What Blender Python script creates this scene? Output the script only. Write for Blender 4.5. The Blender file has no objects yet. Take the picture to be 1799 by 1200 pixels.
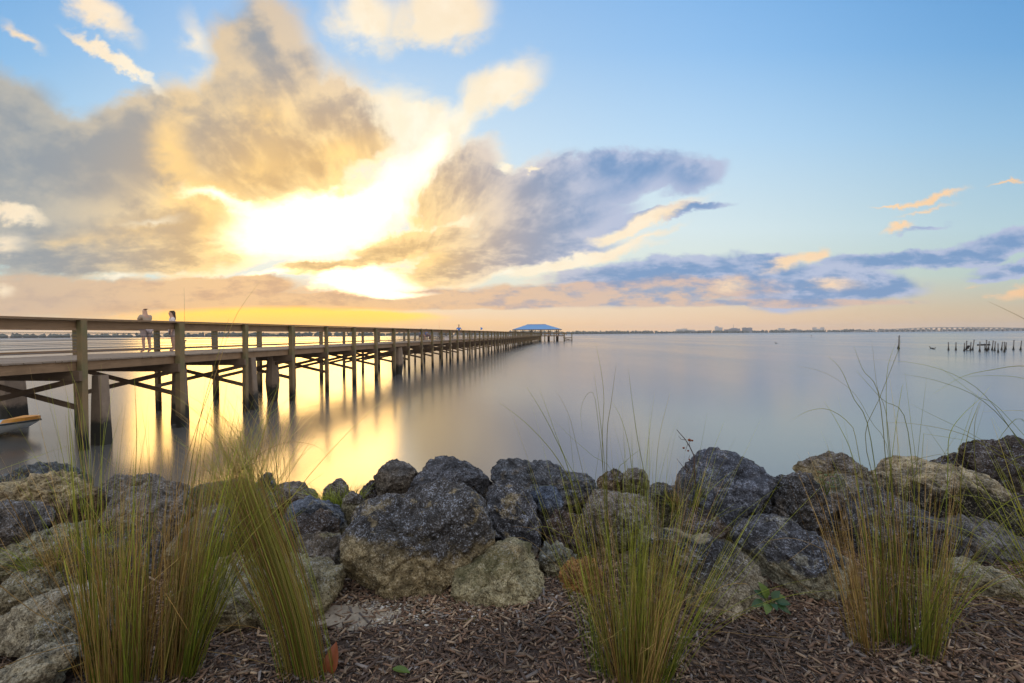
import bpy, math, random
import numpy as np
from mathutils import Vector, Matrix, noise as mnoise
random.seed(7); rng = np.random.default_rng(7)
C = bpy.context.scene.collection
SC = bpy.context.scene
R = math.radians

# ------------------------------------------------------------------ camera
FPX = 850.0                      # focal length in pixels of the 1799 px wide photograph
CAM = Vector((0, 0, 3.0))
cam_d = bpy.data.cameras.new('camera'); cam = bpy.data.objects.new('camera', cam_d); C.objects.link(cam)
cam_d.sensor_width = 36.0; cam_d.lens = FPX/1799*36.0; cam_d.clip_start = 0.05; cam_d.clip_end = 20000
PITCH, ROLL = math.atan(13/FPX), R(0.40)
cam_R = (Matrix.Rotation(math.pi/2-PITCH, 4, 'X') @ Matrix.Rotation(-ROLL, 4, 'Z'))
cam.matrix_world = Matrix.Translation(CAM) @ cam_R
SC.camera = cam
def ray(px, py):
    return (cam_R.to_3x3() @ Vector(((px-899.5)/FPX, -(py-600)/FPX, -1.0)))
def at(px, py, Y):
    d = ray(px, py); return CAM + d*(Y/d.y)
def on_z(px, py, z):
    d = ray(px, py); return CAM + d*((z-CAM.z)/d.z)

# ------------------------------------------------------------------ colour management, sun
SC.view_settings.view_transform = 'Standard'; SC.view_settings.look = 'None'
SC.view_settings.exposure = 0.0; SC.view_settings.gamma = 1.0
SC.render.film_transparent = False
SUN_PX = (560, 425)
sd = ray(485, 430).normalized()        # the sun itself, veiled by the clouds
SUN_AZ, SUN_EL = math.atan2(sd.x, sd.y), math.asin(sd.z)
sl = bpy.data.lights.new('sun', 'SUN'); sl.energy = 0.72; sl.angle = R(25); sl.color = (1.0, 0.56, 0.13)
so = bpy.data.objects.new('sun', sl); C.objects.link(so)
so.rotation_euler = (-sd).to_track_quat('-Z', 'Y').to_euler()

def lin(c, k=1.0):
    o = []
    for v in c:
        v = v/255.0
        o.append((v/12.92 if v <= .04045 else ((v+.055)/1.055)**2.4)*k)
    return tuple(o)

# ------------------------------------------------------------------ tiny shader-node language
class G:
    def __init__(s, nt): s.nt = nt
    def new(s, t, **kw):
        n = s.nt.nodes.new(t)
        for k, v in kw.items(): setattr(n, k, v)
        return n
    def put(s, sock, v):
        if isinstance(v, V): s.nt.links.new(v.o, sock)
        elif isinstance(v, bpy.types.NodeSocket): s.nt.links.new(v, sock)
        elif isinstance(v, (tuple, list)):
            n = len(sock.default_value); sock.default_value = tuple(v)+(1.0,)*(n-len(v)) if len(v) < n else tuple(v)[:n]
        else: sock.default_value = v
    def m(s, op, a, b=None, c=None, clamp=False):
        n = s.new('ShaderNodeMath', operation=op, use_clamp=clamp)
        s.put(n.inputs[0], a)
        if b is not None: s.put(n.inputs[1], b)
        if c is not None: s.put(n.inputs[2], c)
        return V(s, n.outputs[0])
    def vm(s, op, a, b=None, sc=None):
        n = s.new('ShaderNodeVectorMath', operation=op)
        s.put(n.inputs[0], a)
        if b is not None: s.put(n.inputs[1], b)
        if sc is not None: s.put(n.inputs['Scale'], sc)
        return V(s, n.outputs['Value' if op in ('LENGTH', 'DOT_PRODUCT', 'DISTANCE') else 'Vector'])
    def comb(s, x=0.0, y=0.0, z=0.0):
        n = s.new('ShaderNodeCombineXYZ'); s.put(n.inputs[0], x); s.put(n.inputs[1], y); s.put(n.inputs[2], z); return V(s, n.outputs[0])
    def sep(s, v):
        n = s.new('ShaderNodeSeparateXYZ'); s.put(n.inputs[0], v); return [V(s, o) for o in n.outputs]
    def mix(s, f, a, b, mode='MIX'):
        n = s.new('ShaderNodeMix', data_type='RGBA', blend_type=mode, clamp_factor=True)
        s.put(n.inputs[0], f); s.put(n.inputs[6], a); s.put(n.inputs[7], b); return V(s, n.outputs[2])
    def ss(s, v, lo, hi, a=0.0, b=1.0):
        n = s.new('ShaderNodeMapRange', interpolation_type='SMOOTHSTEP')
        s.put(n.inputs[0], v); s.put(n.inputs[1], lo); s.put(n.inputs[2], hi); s.put(n.inputs[3], a); s.put(n.inputs[4], b); return V(s, n.outputs[0])
    def lr(s, v, lo, hi, a=0.0, b=1.0):
        n = s.new('ShaderNodeMapRange'); s.put(n.inputs[0], v); s.put(n.inputs[1], lo); s.put(n.inputs[2], hi); s.put(n.inputs[3], a); s.put(n.inputs[4], b); return V(s, n.outputs[0])
    def noise(s, v, scale=1.0, detail=3.0, rough=0.5, dist=0.0, dims='3D'):
        n = s.new('ShaderNodeTexNoise', noise_dimensions=dims)
        s.put(n.inputs['Vector'], v); s.put(n.inputs['Scale'], scale); s.put(n.inputs['Detail'], detail)
        s.put(n.inputs['Roughness'], rough); s.put(n.inputs['Distortion'], dist); return V(s, n.outputs[0])
    def voro(s, v, scale, feat='F1', rnd=1.0):
        n = s.new('ShaderNodeTexVoronoi', feature=feat); s.put(n.inputs['Vector'], v); s.put(n.inputs['Scale'], scale)
        s.put(n.inputs['Randomness'], rnd); return V(s, n.outputs['Distance']), V(s, n.outputs['Color']) if feat != 'DISTANCE_TO_EDGE' else None
    def ramp(s, v, stops):
        n = s.new('ShaderNodeValToRGB'); e = n.color_ramp.elements
        while len(e) < len(stops): e.new(0.5)
        for k, (p, c) in enumerate(stops): e[k].position = p; e[k].color = tuple(c)+(1,)
        s.put(n.inputs[0], v); return V(s, n.outputs[0])
    def bump(s, h, strength=0.5, dist=0.01):
        n = s.new('ShaderNodeBump'); s.put(n.inputs['Height'], h); n.inputs['Strength'].default_value = strength
        n.inputs['Distance'].default_value = dist; return V(s, n.outputs[0])
class V:
    def __init__(s, g, o): s.g = g; s.o = o
    def __add__(s, b): return s.g.m('ADD', s, b)
    __radd__ = __add__
    def __mul__(s, b): return s.g.m('MULTIPLY', s, b)
    __rmul__ = __mul__
    def __sub__(s, b): return s.g.m('SUBTRACT', s, b)
    def __rsub__(s, b): return s.g.m('SUBTRACT', b, s)
    def __truediv__(s, b): return s.g.m('DIVIDE', s, b)

# ------------------------------------------------------------------ world: sunset sky with clouds, built in direction space
world = bpy.data.worlds.new('World'); SC.world = world; world.use_nodes = True
def build_sky():
    nt = world.node_tree; nt.nodes.clear(); g = G(nt)
    tc = g.new('ShaderNodeTexCoord'); d = V(g, tc.outputs['Generated'])
    dx, dy, dz = g.sep(g.vm('NORMALIZE', d))
    dyc = g.m('MAXIMUM', dy, 0.12)
    u = g.m('DIVIDE', dx, dyc)*FPX; v = g.m('DIVIDE', g.m('ABSOLUTE', dz), dyc)*FPX
    S = g.comb(u, v, 0.0)
    def uv(px, py):
        r = ray(px, py); return r.x/r.y*FPX, r.z/r.y*FPX
    # wind-drawn streaks that fan out from the sun's part of the horizon, flat banks low down
    vx, vy = uv(720, 520)
    ru, rv = u-vx, v-vy
    rad = g.m('SQRT', ru*ru+rv*rv)+25.0
    th = g.m('ARCTAN2', rv, ru)
    lr_ = g.m('LOGARITHM', rad, math.e)
    ca, sa = g.m('COSINE', th), g.m('SINE', th)
    Nr = g.noise(g.comb(ca*2.7, sa*2.7, lr_*1.5), 1.5, 4.0, 0.55, 0.3)
    Nr2 = g.noise(g.comb(ca*5.0, sa*5.0, lr_*2.6+5.0), 1.5, 4.0, 0.55, 0.3)
    Ni = g.noise(g.comb(u*0.0058, v*0.0072, 4.0), 1.0, 6.0, 0.55, 0.2)
    Ni2 = g.noise(g.comb(u*0.0135, v*0.018, 9.0), 1.0, 6.0, 0.62, 0.2)
    Nrad = g.m('MULTIPLY_ADD', Nr, 0.5, Ni*0.5); Nrad2 = g.m('MULTIPLY_ADD', Nr2, 0.55, Ni2*0.45)
    Nflat = g.noise(g.comb(u*0.0060, v*0.022, 2.0), 1.0, 7.0, 0.60, 0.15)
    Nflat2 = g.noise(g.comb(u*0.018, v*0.050, 5.0), 1.0, 6.0, 0.62, 0.1)
    wl = g.ss(v, 90.0, 230.0)
    N1 = g.m('MULTIPLY_ADD', Nrad, wl, Nflat*(1.0-wl))
    N2 = g.m('MULTIPLY_ADD', Nrad2, wl, Nflat2*(1.0-wl))
    wsx = g.m('MULTIPLY_ADD', N1-0.5, 95.0, (N2-0.5)*60.0); wsy = g.m('MULTIPLY_ADD', Ni2-0.5, 75.0, (Ni-0.5)*70.0)*g.ss(v, 0.0, 260.0, 0.10, 1.0)
    W = g.vm('ADD', S, g.comb(wsx, wsy, 0.0))
    def blobs(lst, src):
        tot = None
        for (cx, cy, rx, ry, rot, w) in lst:
            a, b = uv(cx, cy)
            mp = g.new('ShaderNodeMapping', vector_type='TEXTURE'); g.put(mp.inputs[0], src)
            mp.inputs[1].default_value = (a, b, 0); mp.inputs[2].default_value = (0, 0, R(rot)); mp.inputs[3].default_value = (rx*1.25, ry*1.25, 1)
            gr = g.new('ShaderNodeTexGradient', gradient_type='SPHERICAL'); g.put(gr.inputs[0], V(g, mp.outputs[0]))
            f = V(g, gr.outputs['Fac'])
            tot = f*w if tot is None else g.m('MULTIPLY_ADD', f, w, tot)
        return tot
    # --- clear sky
    base = g.ramp(v/900.0, SKY_BASE)
    su, sv = uv(*SUN_PX)
    eu, ev = (u-su), (v-sv)*1.25
    dist = g.m('SQRT', eu*eu+ev*ev)
    g1 = g.m('EXPONENT', dist/(-150.0)); g2 = g.m('EXPONENT', dist/(-420.0)); g3 = g.m('EXPONENT', dist/(-900.0))
    # dimmer and greener away from the sun
    side = g.ss(u, 250.0, 950.0)
    col = g.mix(side*0.9, base, g.mix(1.0, base, lin((215, 228, 232)), 'MULTIPLY'))
    col = g.mix(g2*0.6, col, (1.22, 1.10, .86))
    col = g.mix(g.ss(u, -450.0, -900.0)*.8, col, g.mix(1.0, col, (.80, .90, .92), 'MULTIPLY'))
    # --- cloud masses
    D0 = blobs(DARK, W); pr = g.m('MINIMUM', D0*2.5, 1.0)
    D = D0+((N1-0.5)*1.5+(N2-0.5)*1.0)*pr
    Md = g.ss(D, 0.05, 0.56)
    thick = g.ss(D, 0.3, 1.3)
    shade = g.ss(N2*0.6+N1*0.4-(thick-0.5)*0.09, 0.42, 0.58)
    lowv = g.ss(v, 20.0, 230.0)
    far_dark = g.mix(g.ss(u, -550.0, 100.0), lin((150, 156, 162)), lin((120, 154, 198)))
    far_light = g.mix(g.ss(u, -550.0, 100.0), lin((224, 200, 166)), lin((184, 194, 220)))
    far_light = g.mix(g.ss(u, -480.0, -860.0)*.75, far_light, lin((172, 176, 174)))
    near_dark = lin((226, 184, 122)); near_light = (1.22, .84, .34)
    nr = g.ss(g2, 0.25, 0.70)
    cd = g.mix(nr, far_dark, near_dark); cl = g.mix(nr, far_light, near_light)
    ccol = g.mix(shade, cd, cl)
    col = g.mix(Md*0.95, col, ccol)
    rim = Md*(1.0-Md)*4.0*g.ss(g2, .26, .7)
    col = g.mix(rim*0.6, col, (1.45, 1.12, .62))
    # warm light soaking through the masses
    Gw = blobs(WARM, W); col = g.mix(g.ss(Gw+(N2-0.5)*1.1*g.m('MINIMUM', Gw*3.0, 1.0), 0.05, 1.0)*0.72, col, (1.28, .84, .30))
    # --- low bank above the horizon, gold under the sun and mauve away from it
    L0 = blobs(LOW, W); Lb = L0+((Nflat-0.5)*0.9+(Nflat2-0.5)*0.5)*g.m('MINIMUM', L0*3.0, 1.0)
    Ml = g.ss(Lb, 0.08, 0.50)
    lc = g.mix(g.ss(u, -330.0, 250.0), g.mix(shade, lin((222, 172, 124)), lin((250, 200, 138))), g.mix(shade, lin((144, 162, 194)), lin((220, 190, 170))))
    lc = g.mix(g.ss(u, -500.0, -850.0)*.6, lc, lin((196, 178, 164)))
    col = g.mix(Ml*0.88, col, lc)
    # --- cream, lit clouds
    B0 = blobs(LIGHT, W); Bq = B0+((N2-0.5)*1.5+(N1-0.5)*0.8)*g.m('MINIMUM', B0*3.0, 1.0)
    Mb = g.ss(Bq, 0.02, 1.0)
    bc = g.mix(g.ss(g3, .15, .75), lin((252, 208, 160)), lin((255, 246, 222), 1.08))
    bc = g.mix(g.ss(Nrad2, .40, .60)*.55, bc, g.mix(1.0, bc, (.93, .87, .78), 'MULTIPLY'))
    col = g.mix(Mb*0.95, col, bc)
    # --- openings where the sun burns through
    O = blobs(OPEN, W); Mo = g.ss(O+(N2-0.5)*0.6*g.m('MINIMUM', O*3.0, 1.0), 0.02, 0.75)
    col = g.mix(Mo, col, g.mix(g.m('EXPONENT', (dist/115.0)*(dist/115.0)*-1.0)*1.15, (1.75, 1.48, 1.02), SUN_RGB))
    # --- gold band on the horizon
    GS = g.vm('ADD', S, g.comb((Nflat-0.5)*160.0, (Nflat2-0.5)*9.0, 0.0))
    Y = blobs(YEL, GS); col = g.mix(g.ss(Y+(Nflat-0.5)*.25*g.m('MINIMUM', Y*3.0, 1.0), 0.0, 0.8)*0.95, col, (1.75, .95, .09))
    Y2 = blobs(GLOW, S); col = g.mix(g.ss(Y2, 0.0, 1.0)*0.75, col, (1.25, .66, .11))
    # --- the rest of the sky, behind and beside the photographer, brightened to fill the foreground
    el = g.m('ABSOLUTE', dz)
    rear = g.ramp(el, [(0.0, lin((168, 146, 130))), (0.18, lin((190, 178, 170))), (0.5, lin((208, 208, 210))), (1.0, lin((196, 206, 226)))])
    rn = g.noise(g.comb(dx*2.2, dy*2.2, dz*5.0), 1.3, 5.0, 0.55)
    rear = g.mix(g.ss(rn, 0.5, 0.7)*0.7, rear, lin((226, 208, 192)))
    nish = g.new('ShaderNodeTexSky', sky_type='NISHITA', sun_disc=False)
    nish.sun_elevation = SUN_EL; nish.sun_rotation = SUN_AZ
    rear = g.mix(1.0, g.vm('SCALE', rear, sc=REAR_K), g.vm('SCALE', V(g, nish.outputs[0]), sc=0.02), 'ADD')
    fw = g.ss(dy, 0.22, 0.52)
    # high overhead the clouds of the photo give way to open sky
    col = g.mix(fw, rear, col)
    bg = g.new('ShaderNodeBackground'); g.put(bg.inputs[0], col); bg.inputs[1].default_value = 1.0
    out = g.new('ShaderNodeOutputWorld'); nt.links.new(bg.outputs[0], out.inputs[0])
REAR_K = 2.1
SUN_RGB = (4.6, 2.9, 1.25)
SKY_BASE = [(0.0, lin((244, 192, 138), 1.05)), (0.045, lin((236, 206, 170))), (0.11, lin((212, 224, 214))), (0.20, lin((208, 230, 238))),
            (0.38, lin((168, 211, 246))), (0.55, lin((126, 186, 240))), (0.75, lin((98, 166, 230)))]
# px centre, radii in px, tilt in degrees (anticlockwise), weight
DARK = [(455,90,95,105,-20,1.1), (330,235,170,95,10,1.1), (560,230,130,120,-10,1.1), (150,260,170,70,20,.8), (20,215,110,85,-30,1.2),
        (60,330,180,80,0,1.2), (235,428,225,58,0,1.9), (330,330,150,90,0,1.0), (630,215,90,60,-20,.9), (60,440,130,50,0,1.4), (450,290,130,80,0,1.0),
        (800,325,95,55,38,1.4), (950,398,170,46,12,1.5), (1085,305,150,38,8,1.5), (930,325,110,40,22,1.1), (1225,312,65,28,24,1.2), (1185,376,100,10,9,1.5),
        (700,440,110,24,18,1.5), (560,472,75,12,2,1.4), (790,475,100,34,12,1.3), (930,445,170,26,4,1.1),
        (1160,482,210,28,3,1.6), (1420,505,150,40,5,1.5), (1540,508,100,20,0,1.0), (1600,456,150,17,-2,1.8), (1765,428,100,24,16,1.7), (1790,476,90,15,8,1.6),
        (1350,458,60,12,10,.8), (1620,400,55,6,8,.7)]
WARM = [(290,265,60,55,0,1.0), (360,345,90,55,-30,1.1), (460,290,60,45,0,.7), (600,275,80,45,20,.8), (470,200,80,60,0,.55), (320,190,60,50,0,.5), (250,400,110,40,0,.55), (420,420,70,35,0,.8), (690,400,70,30,10,.5), (120,420,70,30,0,.4), (760,455,60,25,10,.6)]
LOW = [(150,522,520,38,0,1.1), (650,530,420,15,0,1.2), (1000,520,360,22,0,1.1), (1400,533,240,8,0,.9), (1230,500,180,18,0,.8), (420,497,80,16,0,1.0)]
LIGHT = [(790,25,85,65,10,1.6), (640,35,75,70,-70,1.4), (885,150,85,42,30,1.5), (810,225,26,50,-30,1.0), (200,105,110,15,-36,1.6), (170,15,95,32,-38,1.3), (40,65,50,14,-40,.9),
         (345,70,30,60,20,.8), (710,195,80,50,-20,1.2), (740,250,70,60,45,1.3),
         (1635,349,70,9,6,1.3), (1560,356,40,4,3,.9), (1578,398,26,7,5,1.3), (1625,372,60,5,12,.8), (1385,460,60,13,18,1.2), (1438,446,30,13,35,1.2), (1285,500,40,16,0,.7), (1465,500,60,14,0,.8),
         (1785,515,50,13,8,1.4), (1768,323,40,5,15,1.1), (1700,505,30,4,10,.6), (35,370,60,16,-8,1.2), (15,425,50,30,10,.8), (8,512,26,12,0,1.0), (200,487,50,6,0,1.0), (270,395,70,12,-8,.6),
         (1140,388,120,12,20,1.2), (1040,452,130,11,10,1.2), (878,300,18,13,0,1.3), (938,293,15,6,0,1.3), (1130,420,80,9,18,.9), (950,470,80,12,8,1.1), (1100,410,60,12,20,.8)]
OPEN = [(545,395,150,58,6,1.5), (640,497,90,24,-3,1.6), (690,330,105,36,38,1.0), (755,265,40,30,50,.5), (380,352,70,18,-15,.7), (480,480,60,5,0,.5), (690,520,80,6,0,.8)]
YEL = [(480,560,260,20,0,1.7), (640,556,160,8,0,.5)]
GLOW = [(480,583,560,50,0,1.0), (900,590,420,26,0,.35)]
build_sky()

# ------------------------------------------------------------------ object helpers
def link(o, parent=None):
    C.objects.link(o)
    if parent: o.parent = parent
    return o
def mesh_obj(name, verts, faces, mat=None, parent=None, smooth=False, attr=None, uvless=True):
    me = bpy.data.meshes.new(name)
    if isinstance(verts, np.ndarray):
        nv = len(verts); faces = np.asarray(faces)
        me.vertices.add(nv); me.vertices.foreach_set('co', verts.astype(np.float32).ravel())
        k = faces.shape[1]; nf = len(faces)
        me.loops.add(nf*k); me.loops.foreach_set('vertex_index', faces.astype(np.int32).ravel())
        me.polygons.add(nf); me.polygons.foreach_set('loop_start', np.arange(nf, dtype=np.int32)*k)
        me.update(calc_edges=True); me.validate()
    else:
        me.from_pydata(verts, [], faces)
    if smooth: me.polygons.foreach_set('use_smooth', [True]*len(me.polygons))
    if attr is not None:
        ca = me.color_attributes.new('tint', 'FLOAT_COLOR', 'POINT')
        a = np.ones((len(me.vertices), 4), dtype=np.float32); a[:, :attr.shape[1]] = attr; ca.data.foreach_set('color', a.ravel())
    if mat: me.materials.append(mat)
    return link(bpy.data.objects.new(name, me), parent)
def tag(o, label=None, cat=None, group=None, kind=None):
    if label: o['label'] = label
    if cat: o['category'] = cat
    if group: o['group'] = group
    if kind: o['kind'] = kind
    return o
def empty(name, loc=(0, 0, 0), rz=0.0):
    o = bpy.data.objects.new(name, None); o.location = loc; o.rotation_euler = (0, 0, rz); o.empty_display_size = .1
    return link(o)
class MB:
    """collects boxes, bars and tubes, and links them as one mesh"""
    def __init__(s): s.v = []; s.f = []
    def hexa(s, P):
        n = len(s.v); s.v += [tuple(p) for p in P]
        s.f += [tuple(n+i for i in q) for q in ((0,3,2,1),(4,5,6,7),(0,1,5,4),(1,2,6,5),(2,3,7,6),(3,0,4,7))]
    def box(s, x0, x1, y0, y1, z0, z1, b=0.0):
        if b <= 0: return s.hexa([(x0,y0,z0),(x1,y0,z0),(x1,y1,z0),(x0,y1,z0),(x0,y0,z1),(x1,y0,z1),(x1,y1,z1),(x0,y1,z1)])
        # long edges chamfered along z
        n = len(s.v); ring = [(x0+b,y0),(x1-b,y0),(x1,y0+b),(x1,y1-b),(x1-b,y1),(x0+b,y1),(x0,y1-b),(x0,y0+b)]
        for z in (z0, z1): s.v += [(x, y, z) for x, y in ring]
        for i in range(8): j = (i+1) % 8; s.f.append((n+i, n+j, n+8+j, n+8+i))
        s.f.append(tuple(n+i for i in range(7, -1, -1))); s.f.append(tuple(n+8+i for i in range(8)))
    def bar(s, a, b, w, h, up=(0, 0, 1)):
        a, b = Vector(a), Vector(b); d = (b-a).normalized(); up = Vector(up)
        sd_ = d.cross(up)
        if sd_.length < 1e-5: sd_ = d.cross(Vector((0, 1, 0)))
        sd_.normalize(); u_ = sd_.cross(d).normalized()
        P = []
        for p in (a, b):
            for (q, r_) in ((-1,-1),(1,-1),(1,1),(-1,1)): P.append(p+sd_*q*w/2+u_*r_*h/2)
        s.hexa(P)
    def tube(s, pts, rad, n=8, cap=True):
        base = len(s.v); pts = [Vector(p) for p in pts]
        if not hasattr(rad, '__len__'): rad = [rad]*len(pts)
        prev = None
        for i, p in enumerate(pts):
            d = (pts[min(i+1, len(pts)-1)]-pts[max(i-1, 0)]).normalized()
            x = d.cross(Vector((0, 0, 1))) if prev is None else prev-d*prev.dot(d)
            if x.length < 1e-4: x = d.cross(Vector((0, 1, 0)))
            x.normalize(); prev = x; y = d.cross(x)
            for k in range(n):
                t = 2*math.pi*k/n; s.v.append(tuple(p+(x*math.cos(t)+y*math.sin(t))*rad[i]))
        for i in range(len(pts)-1):
            for k in range(n):
                l = (k+1) % n; s.f.append((base+i*n+k, base+i*n+l, base+(i+1)*n+l, base+(i+1)*n+k))
        if cap:
            s.f.append(tuple(base+k for k in range(n-1, -1, -1))); m = base+(len(pts)-1)*n; s.f.append(tuple(m+k for k in range(n)))
    def ball(s, c, r, n=8, m=6, sq=(1, 1, 1)):
        base = len(s.v)
        for i in range(m+1):
            ph = math.pi*i/m
            for k in range(n):
                t = 2*math.pi*k/n
                s.v.append((c[0]+r*sq[0]*math.sin(ph)*math.cos(t), c[1]+r*sq[1]*math.sin(ph)*math.sin(t), c[2]+r*sq[2]*math.cos(ph)))
        for i in range(m):
            for k in range(n):
                l = (k+1) % n; s.f.append((base+i*n+k, base+(i+1)*n+k, base+(i+1)*n+l, base+i*n+l))
    def build(s, name, mat, parent=None, smooth=False):
        return mesh_obj(name, s.v, s.f, mat, parent, smooth)

# ------------------------------------------------------------------ materials
def new_mat(name):
    m = bpy.data.materials.new(name); m.use_nodes = True; nt = m.node_tree; nt.nodes.clear(); g = G(nt)
    out = g.new('ShaderNodeOutputMaterial'); b = g.new('ShaderNodeBsdfPrincipled'); nt.links.new(b.outputs[0], out.inputs[0])
    return m, g, b, out
def objco(g): return V(g, g.new('ShaderNodeTexCoord').outputs['Object'])
def worldco(g): return V(g, g.new('ShaderNodeNewGeometry').outputs['Position'])
def plain(name, col, rough=0.6, var=0.25, scale=6.0, metal=0.0, spec=0.5):
    m, g, b, out = new_mat(name); co = objco(g)
    n = g.noise(co, scale, 5, .6)
    g.put(b.inputs['Base Color'], g.mix(n, tuple(c*(1-var) for c in col), tuple(min(1, c*(1+var)) for c in col)))
    g.put(b.inputs['Roughness'], rough); g.put(b.inputs['Metallic'], metal); b.inputs['Specular IOR Level'].default_value = spec
    g.put(b.inputs['Normal'], g.bump(n, .2, .005))
    return m
def wood(name, c1, c2, along=(1, 14, 14), wet=True, green=None, bump=.5):
    m, g, b, out = new_mat(name); co = objco(g)
    st = g.new('ShaderNodeMapping'); g.put(st.inputs[0], co); st.inputs[3].default_value = along
    oi = V(g, g.new('ShaderNodeObjectInfo').outputs['Random'])
    sv = g.vm('ADD', V(g, st.outputs[0]), g.comb(oi*37.0, oi*11.0, oi*23.0))
    grain = g.noise(sv, 3.0, 6, .65); blot = g.noise(co, 2.2, 4, .6)
    col = g.mix(grain, c1, c2)
    col = g.mix(g.ss(blot, .45, .7)*.5, col, g.mix(1.0, col, (.55, .55, .55), 'MULTIPLY'))
    col = g.mix(oi*.35, col, tuple(x*.6 for x in c2))
    if green: col = g.mix(g.ss(g.noise(co, 1.1, 4, .6), .42, .62)*.6, col, green)
    if wet:
        z = g.sep(worldco(g))[2]
        w = g.ss(z+(blot-.5)*.5, .75, .25)
        col = g.mix(w, col, (.016, .016, .012))
    g.put(b.inputs['Base Color'], col); b.inputs['Roughness'].default_value = .8; b.inputs['Specular IOR Level'].default_value = .3
    g.put(b.inputs['Normal'], g.bump(grain, bump, .01))
    return m
M = {}
M['post'] = wood('treated_post_wood', (.12, .085, .045), (.28, .19, .095), (14, 14, 1), green=(.115, .13, .06))
M['rail'] = wood('weathered_rail_wood', (.13, .08, .045), (.34, .22, .125), (14, 1, 14), wet=False)
M['deck'] = wood('deck_plank_wood', (.15, .115, .085), (.31, .245, .185), (1, 14, 14), wet=False)
M['brace'] = wood('brace_wood', (.09, .06, .04), (.20, .14, .09), (1, 14, 14))
M['cable'] = plain('steel_cable', (.20, .19, .18), .4, metal=.6)
def concrete():
    m, g, b, out = new_mat('old_concrete'); co = objco(g); n = g.noise(co, 5, 7, .65); z = g.sep(worldco(g))[2]
    col = g.mix(n, (.13, .095, .065), (.27, .20, .14)); w = g.ss(z+(n-.5)*.5, .85, .55); col = g.mix(w, col, (.022, .02, .014))
    g.put(b.inputs['Base Color'], col); b.inputs['Roughness'].default_value = .85; g.put(b.inputs['Normal'], g.bump(n, .8, .03)); return m
M['concrete'] = concrete()
def water_mat():
    m, g, b, out = new_mat('calm_water'); co = worldco(g)
    x, y, z = g.sep(co)
    n = g.noise(g.comb(x*.05, y*.012, 0.0), 1.0, 4, .55)
    g.put(b.inputs['Base Color'], WATER_BASE)
    g.put(b.inputs['Roughness'], g.lr(n, .3, .7, .14, .22)+g.ss(y, 350.0, 1300.0)*.16); b.inputs['IOR'].default_value = 1.8
    b.inputs['Specular IOR Level'].default_value = .9
    r1 = g.noise(g.comb(x*.9, y*.9, 0.0), 1.0, 3, .5)
    g.put(b.inputs['Normal'], g.bump(r1, .06, .05))
    return m
WATER_BASE = (.10, .095, .085)
M['water'] = water_mat()

# ------------------------------------------------------------------ setting: water, bank, far shores
def bank_z(x, y):
    """mulch bed, then the bank that drops under the boulders into the water"""
    z = 1.70 + .02*math.sin(x*2.1+1)*math.cos(y*2.7)
    z -= .13*max(0.0, min(1.0, (-x-1.35)/.5))*max(0.0, min(1.0, (2.6-y)/.4))
    if y > 3.0: z -= (y-3.0)*.08 + max(0, y-3.9)*.33
    return max(z, -1.8)
def build_ground():
    xs = np.concatenate([np.linspace(-400, -12, 12), np.linspace(-10, 10, 81), np.linspace(12, 400, 12)])
    ys = np.concatenate([np.linspace(-300, -4, 8), np.linspace(-3, 1, 9), np.linspace(1.1, 14, 130)])
    vs = [(x, y, bank_z(x, y)+mnoise.noise((x*3, y*3, 0))*.012) for y in ys for x in xs]
    nx = len(xs); fs = [(j*nx+i, j*nx+i+1, (j+1)*nx+i+1, (j+1)*nx+i) for j in range(len(ys)-1) for i in range(nx-1)]
    m, g, b, out = new_mat('mulch_soil'); co = worldco(g); n = g.noise(co, 60, 5, .7); n2 = g.noise(co, 4, 4, .6)
    sand = g.ss(g.noise(co, 1.6, 4, .55), .56, .66)
    col = g.mix(n, (.022, .014, .010), (.085, .05, .036)); col = g.mix(sand*.0, col, (.2, .17, .13)); col = g.mix(n2*.3, col, (.05, .045, .03))
    y = g.sep(co)[1]; col = g.mix(g.ss(y, 3.2, 3.8), col, g.mix(n, (.03, .028, .022), (.10, .09, .07)))
    g.put(b.inputs['Base Color'], col); b.inputs['Roughness'].default_value = .95; g.put(b.inputs['Normal'], g.bump(n, .8, .01))
    o = mesh_obj('ground', vs, fs, m, smooth=True); tag(o, kind='structure')
build_ground()
wv = [(-4500, 3.2, 0), (5500, 3.2, 0), (5500, 5000, 0), (-4500, 5000, 0)]
tag(mesh_obj('water', wv, [(0, 1, 2, 3)], M['water']), kind='structure')

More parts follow.
